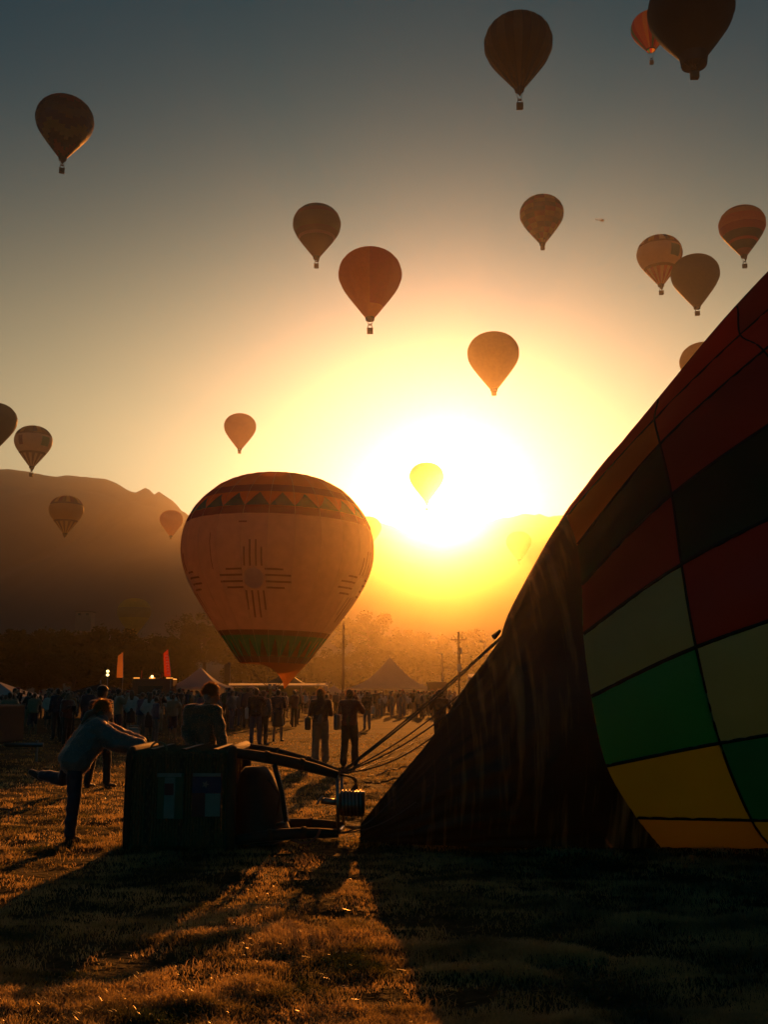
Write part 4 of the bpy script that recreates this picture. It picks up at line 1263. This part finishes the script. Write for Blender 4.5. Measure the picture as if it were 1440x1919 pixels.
def setup(px, py, o, yaw, label, extra=None):
    g_ = gnd(px, py); place(o, g_, yaw); tag(o, label, 'person'); return o
a = person(stand(1.70, 'phone', .04, wide=1.0), 1.0, 0.013, (0.1, 1, .05), 'brown', 'tan', 'brown', 'long', loose=.03, strands=500)
bag(a, (-.30, -.02, .93), (.14, .34, .30), CL['brown'], Vector((-.18, 0, 1.42)))
setup(600, 1432, a, R(6), 'person with long hair and wide pale trousers carrying a brown bag')
a = person(stand(1.69, 'camera', .05), 1.0, 0.015, (0, 1, .12), 'maroon', 'black', 'dark', 'short', strands=200, loose=.02)
bag(a, (-.27, -.06, .98), (.12, .26, .34), CL['grey'], Vector((-.17, 0, 1.41)))
MB().rbox((0, .30, 1.56), (.14, .07, .10), .015).tube([(0, .33, 1.56), (0, .42, 1.56)], .035, 10).build('camera_body', blackm, a)
setup(655, 1437, a, R(-14), 'person in dark clothes raising a camera beside the wide trousers')
a = person(stand(1.74, 'one', .04), 1.0, 0.018, (0, 1, .05), 'black', 'blue', 'dark', 'short')
bag(a, (-.28, 0, 1.0), (.10, .28, .34), CL['white'], Vector((-.17, 0, 1.41)))
setup(478, 1398, a, R(10), 'person with a pale bag standing left of the one in a skirt')
a = person(stand(1.68, 'pocket'), .98, 0.018, (.2, 1, 0), 'grey', 'black', 'brown', 'bun')
setup(492, 1397, a, R(-25), 'person in a grey jacket close beside the pale bag')
a = person(stand(1.72, 'phone', .04), 1.0, 0.018, (0, 1, 0), 'navy', 'black', 'dark', 'short', legs='skirt')
setup(520, 1390, a, R(-5), 'person in a dark dress with bare legs on the open grass')
a = person(stand(1.70, 'camera'), 1.0, 0.018, (0, 1, .1), 'brown', 'black', 'dark', 'curly', strands=200)
setup(826, 1412, a, R(-8), 'curly haired person photographing beside the dark mouth cloth')
a = person(stand(1.74, 'down', .09), 1.0, 0.018, (0, 1, 0), 'black', 'black', 'dark', 'short', hat='black')
setup(182, 1478, a, R(-30), 'person in a black cap standing behind the pale blue jacket')
a = person(stand(1.66, 'phone', .05), .97, 0.02, (-.3, 1, 0), 'black', 'grey', 'brown', 'tail')
setup(688, 1368, a, R(15), 'person with a white bag on the sunlit grass right of the camera')
bag(a, (.27, .02, .86), (.12, .3, .34), CL['white'], Vector((.17, 0, 1.39)))
a = person(stand(1.76, 'down', .06), 1.03, 0.02, (0, 1, 0), 'navy', 'black', 'dark', 'short')
setup(104, 1386, a, R(35), 'tall dark figure standing at the left, nearest of the crowd there')
a = person(stand(1.66, 'pocket', .02), .97, 0.02, (.3, 1, 0), 'orange', 'black', 'brown', 'long')
setup(128, 1384, a, R(-20), 'person in a dull orange top right of the tall dark figure')

# the far crowd
CROWD = []
specs = [('down', .06, 'navy', 'black', 'dark', 'short', 'trousers', 1.76), ('pocket', .02, 'grey', 'blue', 'brown', 'long', 'trousers', 1.66), ('camera', .04, 'black', 'tan', 'dark', 'short', 'trousers', 1.74),
         ('phone', .05, 'maroon', 'black', 'fair', 'tail', 'trousers', 1.64), ('one', .03, 'tan', 'navy', 'dark', 'bun', 'shorts', 1.68), ('down', .10, 'green', 'brown', 'grey', 'short', 'trousers', 1.78),
         ('pocket', .05, 'white', 'black', 'brown', 'long', 'skirt', 1.65), ('down', .02, 'blue', 'grey', 'dark', 'curly', 'trousers', 1.60)]
for k, (ar, st, tp, bt, hr, sy, lg, hh) in enumerate(specs):
    o = person(stand(hh, ar, st), hh / 1.7, 0.034, (0, 1, 0), tp, bt, hr, sy, lg, hat=('red' if k == 5 else None))
    for ch in list(o.children):
        if ch.name.startswith('eye') or ch.name.startswith('shoe'): bpy.data.objects.remove(ch)
    CROWD.append(o)
CR = random.Random(21)
spots = []
def try_add(px, Y, gap):
    x = pix(px, HORIZON, Y).x
    for (a_, b_) in spots:
        if (a_ - x) ** 2 + (b_ - Y) ** 2 < gap * gap: return False
    spots.append((x, Y)); return True
tries = 0
while len(spots) < 270 and tries < 9000:
    tries += 1
    px = CR.uniform(-20, 900) if CR.random() < .8 else CR.uniform(640, 860)
    if px < 330: Y = CR.choice((CR.uniform(30, 52), CR.uniform(42, 80)))
    elif px < 560: Y = CR.uniform(44, 85)
    else: Y = CR.uniform(64, 98)
    if 590 < px < 700 and Y < 70: continue
    if 820 < px and Y < 75: continue
    try_add(px, Y, 0.62)
used = set()
for i, (x, y) in enumerate(spots):
    k = CR.randrange(len(CROWD))
    if k in used: o = copy_tree(CROWD[k])
    else: o = CROWD[k]; used.add(k)
    sc = CR.uniform(.93, 1.06)
    if CR.random() < .06: sc *= .72
    o.location = (x, y, 0); o.rotation_euler = (0, 0, CR.gauss(0, 1.0)); o.scale = (sc * CR.uniform(.95, 1.08),) * 2 + (sc,)
    bx = CX + FPX * x / y
    lk_ = ('in a navy jacket', 'with long hair in a grey jacket', 'in black with both arms raised', 'with a pony tail in maroon', 'in a tan top and shorts', 'in a red cap and green jacket', 'in a white top and dark skirt', 'with curly hair and a blue jacket')[k]
    if bx < 330: lab, gr = 'spectator %s in the dark crowd at the left' % lk_, 'spectators in the left part of the crowd'
    elif bx < 600: lab, gr = 'spectator %s in the crowd below the big patterned balloon' % lk_, 'spectators in the middle of the crowd'
    else: lab, gr = 'spectator %s in the golden crowd before the peaked tent' % lk_, 'spectators in the right part of the crowd'
    tag(o, lab, 'person', gr)

# ------------------------------------------------------------------ the lying basket, burner and lines
def wicker_wall(L, H, nx, nz, amp=0.009):
    """woven wall in its own plane (x along, z up): canes that pass in front of and behind the stakes"""
    mb = MB()
    rowh = H / nz
    for j in range(nz):
        z0 = -H / 2 + rowh * (j + .5)
        pts = []
        for i in range(nx * 2 + 1):
            x = -L / 2 + L * i / (nx * 2)
            pts.append(Vector((x, amp * math.sin(math.pi * (i / 2 + j)) * 1.0, z0)))
        mb.tube(pts, rowh * .5, 5)
    for i in range(nx):
        x = -L / 2 + L * (i + .5) / nx
        mb.tube([(x, 0, -H / 2), (x, 0, H / 2)], .007, 5)
    return mb
def build_basket():
    # the basket lies on one side: its floor at the left, its open top to the right
    yf, dep, zt = 11.15, 1.25, 1.03
    xl, xr = pix(238, 1500, yf).x, pix(432, 1500, yf).x
    Lx = xr - xl
    o = empty('wicker_basket', ((xl + xr) / 2, yf + dep / 2, 0)); tag(o, 'wicker balloon basket lying on its side, pushed by the pale blue jacket', 'basket')
    def wall(nm, L, H, loc, rot, nx=16, nz=26):
        w = wicker_wall(L, H, nx, nz).build(nm, wick, o, True)
        w.location = loc; w.rotation_euler = rot
        return w
    hz = zt / 2
    wall('wicker_wall', zt - .06, Lx, (0, -dep / 2, hz), (0, R(90), 0), 14, 34)          # near side: canes run up and down as it lies
    wall('wicker_wall', zt - .06, Lx, (0, dep / 2, hz), (0, R(90), 0), 14, 34)
    wall('wicker_wall', Lx, dep - .08, (0, 0, zt - .02), (R(90), 0, 0), 16, 30)
    wall('wicker_wall', Lx, dep - .08, (0, 0, .035), (R(90), 0, 0), 16, 30)
    MB().rbox((-Lx / 2 + .03, 0, hz), (.03, dep - .04, zt - .06), .01).build('floor_board', wood, o)
    for y in (-.35, 0, .35): MB().rbox((-Lx / 2 - .012, y * dep, hz), (.05, .07, zt - .1), .015).build('skid', wood, o)
    # suede edges round the floor and padded rim round the mouth
    def loop(x, r, nm, mat, n=8):
        a, b = dep / 2, zt / 2
        pts = []
        for cx_, cz, q0 in ((a - .1, b - .1, 0), (-a + .1, b - .1, 90), (-a + .1, -b + .1, 180), (a - .1, -b + .1, 270)):
            for q in range(0, 91, 30): pts.append((x, cx_ + .1 * math.cos(R(q0 + q)), hz + cz + .1 * math.sin(R(q0 + q))))
        pts.append(pts[0]); MB().tube(pts, r, n).build(nm, mat, o, True)
    loop(Lx / 2, .055, 'rim', suede)
    loop(-Lx / 2 + .01, .045, 'floor_binding', suede)
    for k, x in enumerate((-.30, 0.02, .33)):
        MB().rbox((x * Lx, -dep / 2 - .012, hz), (.05, .012, zt - .12), .005).build('leather_strap', suede, o)
        MB().rbox((x * Lx, 0, zt + .012), (.05, dep - .1, .012), .005).build('leather_strap', suede, o)
        hnd = [(x * Lx + .08 + .09 * math.cos(R(q)), -dep / 2 + .06, zt + .09 * math.sin(R(q))) for q in range(0, 181, 20)]
        if k == 0: MB().tube(hnd, .011, 6).build('rope_handle', pbr('rope', (.3, .22, .12), .8), o)
    # the two flag cloths on the near side
    yl = -dep / 2 - .03
    def loc(px, py): p = pix(px, py, yf - .03); return p.x - o.location.x, p.z
    def patch(px0, px1, py0, py1, mat, nm, par=o, dy=0.0):
        x0, z1 = loc(px0, py0); x1, z0 = loc(px1, py1)
        return MB().rbox(((x0 + x1) / 2, yl - dy, (z0 + z1) / 2), (abs(x1 - x0), .008, abs(z1 - z0)), .002).build(nm, mat, par)
    wcl, dkb, gr_, rd = cloth('flag_white', (.26, .25, .2)), cloth('flag_blue', (.015, .03, .09)), cloth('flag_green', (.01, .09, .04)), cloth('flag_red', (.18, .02, .02))
    f1 = patch(296, 342, 1449, 1535, gr_, 'flag_cloth')
    patch(295, 340, 1449, 1456, wcl, 'flag_header', f1, .008); patch(309, 326, 1457, 1534, wcl, 'flag_stripe', f1, .006)
    patch(309, 325, 1468, 1490, rd, 'flag_emblem', f1, .013)
    f2 = patch(361, 414, 1449, 1531, rd, 'flag_cloth')
    patch(362, 414, 1449, 1455, wcl, 'flag_header', f2, .010)
    patch(361, 414, 1456, 1486, dkb, 'flag_field', f2, .006); patch(385, 412, 1487, 1530, wcl, 'flag_stripe', f2, .006)
    sx, sz = loc(385, 1470)
    st = MB(); vs = []
    for k in range(10):
        r_ = .042 if k % 2 == 0 else .017
        vs.append((sx + r_ * math.sin(k * math.pi / 5 + .35), yl - .016, sz + r_ * math.cos(k * math.pi / 5 + .35)))
    st.add(vs + [(x, y + .006, z) for x, y, z in vs], [tuple(range(10))] + [(k, k + 10, (k + 1) % 10 + 10, (k + 1) % 10) for k in range(10)]).build('star', wcl, f2)
    return o, xr, yf, dep, zt
BK, BXR, BYF, BDEP, BZT = build_basket()

def build_burner():
    yf, yb = BYF + .06, BYF + BDEP - .06
    o = empty('burner_frame', (pix(635, 1500, 11.7).x, 11.7, 0)); off = o.location.copy()
    tag(o, 'burner frame with padded uprights lying between the basket and the envelope', 'burner')
    pad = pbr('upright_padding', (.035, .025, .018), .75, sheen=.3, scale=18, bump=.4)
    def T(pts, r, nm, mat, par=o, n=8, sm=True):
        return MB().tube([Vector(p) - off for p in pts], r, n).build(nm, mat, par, sm)
    tf, tb = pix(632, 1452, 11.45), pix(640, 1450, 12.1)        # upper corners of the frame
    bf, bb = pix(634, 1562, 11.45), pix(644, 1548, 12.1)        # lower corners
    for a, b in (((BXR - .02, yf, BZT - .02), tf), ((BXR - .02, yb, BZT - .02), tb), ((BXR + .05, yf, .10), bf), ((BXR + .05, yb, .10), bb)):
        a = Vector(a)
        pts = [mid(a, b, t) + Vector((0, 0, .03 * math.sin(math.pi * t))) for t in (0, .2, .4, .6, .8, 1)]
        u = T(pts, [.05, .058, .062, .06, .055, .045], 'upright', pad)
        for t in (.33, .66):
            c = mid(a, b, t) + Vector((0, 0, .03)); d = (b - a).normalized()
            T([c - d * .025, c + d * .025], .067, 'pad_strap', suede, u)
    cs = [tf, tb, bb, bf]
    for k in range(4): T([cs[k], cs[(k + 1) % 4]], .017, 'frame_bar', steel)
    T([mid(tf, bf, .5), mid(tb, bb, .5)], .014, 'frame_bar', steel)
    for k, y in enumerate((11.6, 11.95)):
        c0, c1 = pix(634, 1506, y), pix(684, 1506, y)
        can = T([c0, mid(c0, c1, .1), c1], [.09, .135, .135], 'burner_can', pbr('burner_steel', (.12, .11, .10), .4, metal=.9), n=18)
        coil = []
        for q in range(0, 73):
            a = q * math.pi / 6; x = c0.x + (c1.x - c0.x) * (.12 + .8 * q / 72)
            coil.append((x, c0.y + .143 * math.cos(a), c0.z + .143 * math.sin(a)))
        T(coil, .009, 'coil', steel, can, 5)
        T([pix(602, 1500, y), pix(636, 1504, y)], .035, 'valve_block', steel, n=10)
        T([pix(606, 1492, y), pix(598, 1500, y - .05), pix(594, 1507, y - .08)], .012, 'valve_lever', steel)
    rubber = pbr('hose_rubber', (.02, .018, .016), .5)
    for k in range(4):
        a = mid(tf, tb, .2 + .2 * k) ; b = pix(648 + 7 * k, 1490, 11.6 + .12 * k)
        pts = []
        for q in range(9):
            t = q / 8; p = mid(a, b, t); p.x += .16 * math.sin(math.pi * t) * (1 - .2 * k); p.z += .05 * math.sin(math.pi * t); pts.append(p)
        T(pts, .011, 'hose', rubber)
    # orange fuel hose at the lower upright
    T([pix(600, 1556, 11.35), pix(594, 1568, 11.3), pix(582, 1578, 11.27), pix(566, 1580, 11.25), pix(545, 1574, 11.3)], .014, 'fuel_hose', pbr('hose_red', (.4, .09, .05), .5))
    # the braced leg with the zip edge between the uprights
    a, b = pix(514, 1432, 11.25), pix(536, 1540, 11.2)
    T([a, mid(a, b, .5) + Vector((.02, 0, 0)), b], .028, 'brace', pad)
    zp = MB()
    for q in range(30):
        p = mid(a, b, .12 + .85 * q / 29) + Vector((.033, -.012, 0)) - off
        zp.box(p, (.022, .014, .010))
    zp.build('zip_teeth', steel, o)
    T([b, pix(518, 1546, 11.3)], .018, 'brace_foot', steel)
    return o, (tf, tb, bb, bf)
BURN, BC = build_burner()
def gear_bag():
    o = empty('canvas_bag', (BXR + .28, 11.75, 0)); tag(o, 'bulging dark canvas bag in the mouth of the lying basket', 'bag')
    mb = MB(); n = 20; m = 12
    for i in range(m + 1):
        t = i / m
        for k in range(n):
            a = 2 * math.pi * k / n
            r = (.33 - .16 * t ** 2) * (1 + .07 * noise.noise(Vector((math.cos(a) * 2, math.sin(a) * 2, t * 4))))
            if i in (0, m): r *= .72
            mb.v.append((r * .95 * math.cos(a) - .1 * t, r * 1.5 * math.sin(a), .02 + .80 * t))
    for i in range(m):
        for k in range(n): mb.f.append((i * n + k, i * n + (k + 1) % n, (i + 1) * n + (k + 1) % n, (i + 1) * n + k))
    mb.f.append(tuple(range(n))[::-1]); mb.f.append(tuple(m * n + k for k in range(n)))
    mb.build('sack', pbr('dark_canvas', (.05, .04, .028), .85, sheen=.3, scale=10, bump=.5), o, True)
    MB().tube([(.2, -.43, .35), (.24, -.5, .55), (.1, -.42, .72)], .014, 6).build('carry_strap', suede, o)
gear_bag()
def lines():
    rows, K, fine = ENV['rows'], ENV['K'], ENV['fine']
    ropem = pbr('line_kevlar', (.10, .07, .04), .7, bump=0)
    # carrying wires from the burner frame to the edge of the mouth
    T0 = BC
    rt = ENV['root']; off = ENV['off']
    ends = [(4 * fine, .50), (4 * fine, .46), (4 * fine, .55), (6 * fine, .50), (6 * fine, .42), (7 * fine, .58)]
    for k, (r_, s) in enumerate(ends):
        e = rows[r_][int(s * K)]; a = T0[k % 2]
        pts = [mid(a, e, t / 10) - Vector((0, 0, .04 * math.sin(math.pi * t / 10) * (1 + .3 * k))) - off for t in range(11)]
        MB().tube(pts, .009, 5).build('carrying_wire', cablem, rt)
    e = rows[4 * fine][K // 2]
    MB().tube([pix(938, 1182, e.y) - off, pix(926, 1194, e.y - .05) - off], [.02, .034], 8).build('wire_sleeve', blackm, rt)
    for k in range(5):
        r_ = (8 + k // 2) * fine; e = rows[min(r_, len(rows) - 1)][int((.18 + .06 * k) * K)]; a = T0[2 + k % 2]
        pts = [mid(a, e, t / 10) - Vector((0, 0, .08 * math.sin(math.pi * t / 10))) for t in range(11)]
        for p in pts: p.z = max(p.z, .03)
        MB().tube([p - off for p in pts], .008, 5).build('carrying_wire', cablem, rt)
    # ropes lying on the grass
    rr = random.Random(4)
    for k, (x0, y0, x1, y1) in enumerate(((676, 1448, 812, 1392), (690, 1462, 800, 1430), (684, 1475, 780, 1462), (690, 1434, 830, 1372))):
        a, b = gnd(x0, y0), gnd(x1, y1)
        pts = []
        for t in range(25):
            p = mid(a, b, t / 24); p.y += .35 * noise.noise(Vector((t * .2, k * 3.0, 0))); p.x += .1 * noise.noise(Vector((t * .3, k * 5.0, 2))); p.z = gz(p.x, p.y) + .05
            pts.append(p)
        o = MB().tube(pts, .016, 5).build('ground_rope', ropem)
        tag(o, ['handling rope lying on the grass, nearest the two bag carriers', 'handling rope on the grass, second from the lying burner', 'handling rope on the grass closest to the lying burner', 'long far handling rope running to the curly haired person'][k], 'rope')
lines()
def pale_cooler():
    p = gnd(249, 1396)
    o = empty('cooler_box', p); tag(o, 'pale upright cooler box on the grass before the crowd', 'cooler')
    pm = pbr('cooler_plastic', (.55, .52, .45), .5)
    MB().rbox((0, 0, .24), (.34, .3, .46), .03).build('box', pm, o)
    MB().rbox((0, 0, .50), (.36, .32, .07), .02).build('lid', pbr('cooler_lid', (.35, .33, .3), .5), o)
    MB().tube([(-.18, -.02, .45), (-.18, -.1, .60), (.18, -.1, .60), (.18, -.02, .45)], .012, 6).build('handle', steel, o)
pale_cooler()
def ground_stake():
    p = gnd(14, 1545)
    o = empty('rope_stake', p); tag(o, 'thin bent stake with a line at the left edge of the grass', 'stake')
    MB().tube([(0, 0, -.05), (.01, 0, .18)], .008, 6).build('pin', steel, o)
    MB().tube([(-.5, .1, .17), (-.1, 0, .19), (.02, 0, .18), (.06, .02, .14)], .009, 6).build('line', cablem, o)
ground_stake()

# ------------------------------------------------------------------ grass
def grass_mat():
    m = newmat('grass_blades')
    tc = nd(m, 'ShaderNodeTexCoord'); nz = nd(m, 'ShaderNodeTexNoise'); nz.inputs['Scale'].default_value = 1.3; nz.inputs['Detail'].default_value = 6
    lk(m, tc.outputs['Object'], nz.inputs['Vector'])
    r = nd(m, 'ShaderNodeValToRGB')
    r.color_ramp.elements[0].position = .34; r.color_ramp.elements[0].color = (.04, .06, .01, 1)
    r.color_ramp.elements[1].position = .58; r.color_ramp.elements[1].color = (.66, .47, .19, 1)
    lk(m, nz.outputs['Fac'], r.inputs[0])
    d = nd(m, 'ShaderNodeBsdfDiffuse'); t = nd(m, 'ShaderNodeBsdfTranslucent'); mx = nd(m, 'ShaderNodeMixShader'); mx.inputs[0].default_value = .72
    for s in (d, t): lk(m, r.outputs[0], s.inputs['Color'])
    lk(m, d.outputs[0], mx.inputs[1]); lk(m, t.outputs[0], mx.inputs[2])
    g = nd(m, 'ShaderNodeBsdfGlossy'); g.inputs['Roughness'].default_value = .25; g.inputs['Color'].default_value = (.8, .8, .8, 1)
    m2 = nd(m, 'ShaderNodeMixShader'); m2.inputs[0].default_value = .08
    lk(m, mx.outputs[0], m2.inputs[1]); lk(m, g.outputs[0], m2.inputs[2])
    o = nd(m, 'ShaderNodeOutputMaterial'); lk(m, m2.outputs[0], o.inputs[0])
    return m
def build_grass():
    rr = random.Random(9)
    V, F = [], []
    sin, cos, U = math.sin, math.cos, rr.uniform
    def blade(x, y, h, w, n3=False):
        a = U(0, 6.283); lx, ly = cos(a), sin(a)
        b = U(0, 6.283); px_, py_ = cos(b) * w, sin(b) * w
        ln = h * U(.2, 1.0)
        z = gz(x, y) - .005
        i = len(V)
        V.extend(((x - px_, y - py_, z), (x + px_, y + py_, z), (x + lx * ln * .4 + px_ * .7, y + ly * ln * .4 + py_ * .7, z + h * .65), (x + lx * ln * .4 - px_ * .7, y + ly * ln * .4 - py_ * .7, z + h * .65), (x + lx * ln, y + ly * ln, z + h * U(.8, 1.0))))
        F.append((i, i + 1, i + 2, i + 3)); F.append((i + 3, i + 2, i + 4))
    total = 0
    for _ in range(760000):
        # more blades near the camera; y falls off so that each row of the picture gets its share
        y = 1.0 / U(1 / 42.0, 1 / 4.2)
        x = U(-.43, .43) * y * 1.06
        d = noise.noise(Vector((x * 1.1, y * 1.1, 0))) + .6 * noise.noise(Vector((x * 3.3, y * 3.3, 5))) + 9 * gz(x, y)
        if d < U(-.6, .5): continue
        h = (.020 + .042 * max(0, d) + U(0, .022)) * (1.0 if y < 14 else 1.1)
        blade(x, y, h, .0028 * max(1.0, y / 8.0))
        total += 1
        if total > 230000: break
    for _ in range(70):          # taller tufts
        y = U(5.0, 20); x = U(-.36, .05) * y
        for q in range(34): blade(x + rr.gauss(0, .06), y + rr.gauss(0, .06), U(.04, .10), .003 * max(1, y / 8))
    for _ in range(1600):        # cut straw lying about
        y = 1.0 / U(1 / 26.0, 1 / 4.4); x = U(-.40, .40) * y
        a = U(0, 6.283); L = U(.02, .06); w = .0022 * max(1, y / 8); z = gz(x, y) + U(.012, .04)
        dx, dy = cos(a) * L, sin(a) * L; nx, ny = -sin(a) * w, cos(a) * w; dz = U(-.015, .02); i = len(V)
        V.extend(((x - nx, y - ny, z), (x + nx, y + ny, z), (x + dx + nx, y + dy + ny, z + dz), (x + dx - nx, y + dy - ny, z + dz))); F.append((i, i + 1, i + 2, i + 3))
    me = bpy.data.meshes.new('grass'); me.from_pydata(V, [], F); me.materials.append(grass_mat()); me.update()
    o = link('grass', me)
    tag(o, 'short dewy trampled grass of the field', None, None, 'stuff')
build_grass()

# ------------------------------------------------------------------ the air
def build_haze():
    m = newmat('morning_haze')
    v = nd(m, 'ShaderNodeVolumePrincipled')
    v.inputs['Color'].default_value = (0.95, 0.92, 0.86, 1)
    v.inputs['Density'].default_value = HAZE_DENSITY
    v.inputs['Anisotropy'].default_value = HAZE_G
    o = nd(m, 'ShaderNodeOutputMaterial'); lk(m, v.outputs[0], o.inputs['Volume'])
    b = MB().box((0, 1040, 175), (5400, 2800, 358)).build('haze', m)
    tag(b, 'golden morning haze over the field', None, None, 'stuff')
build_haze()
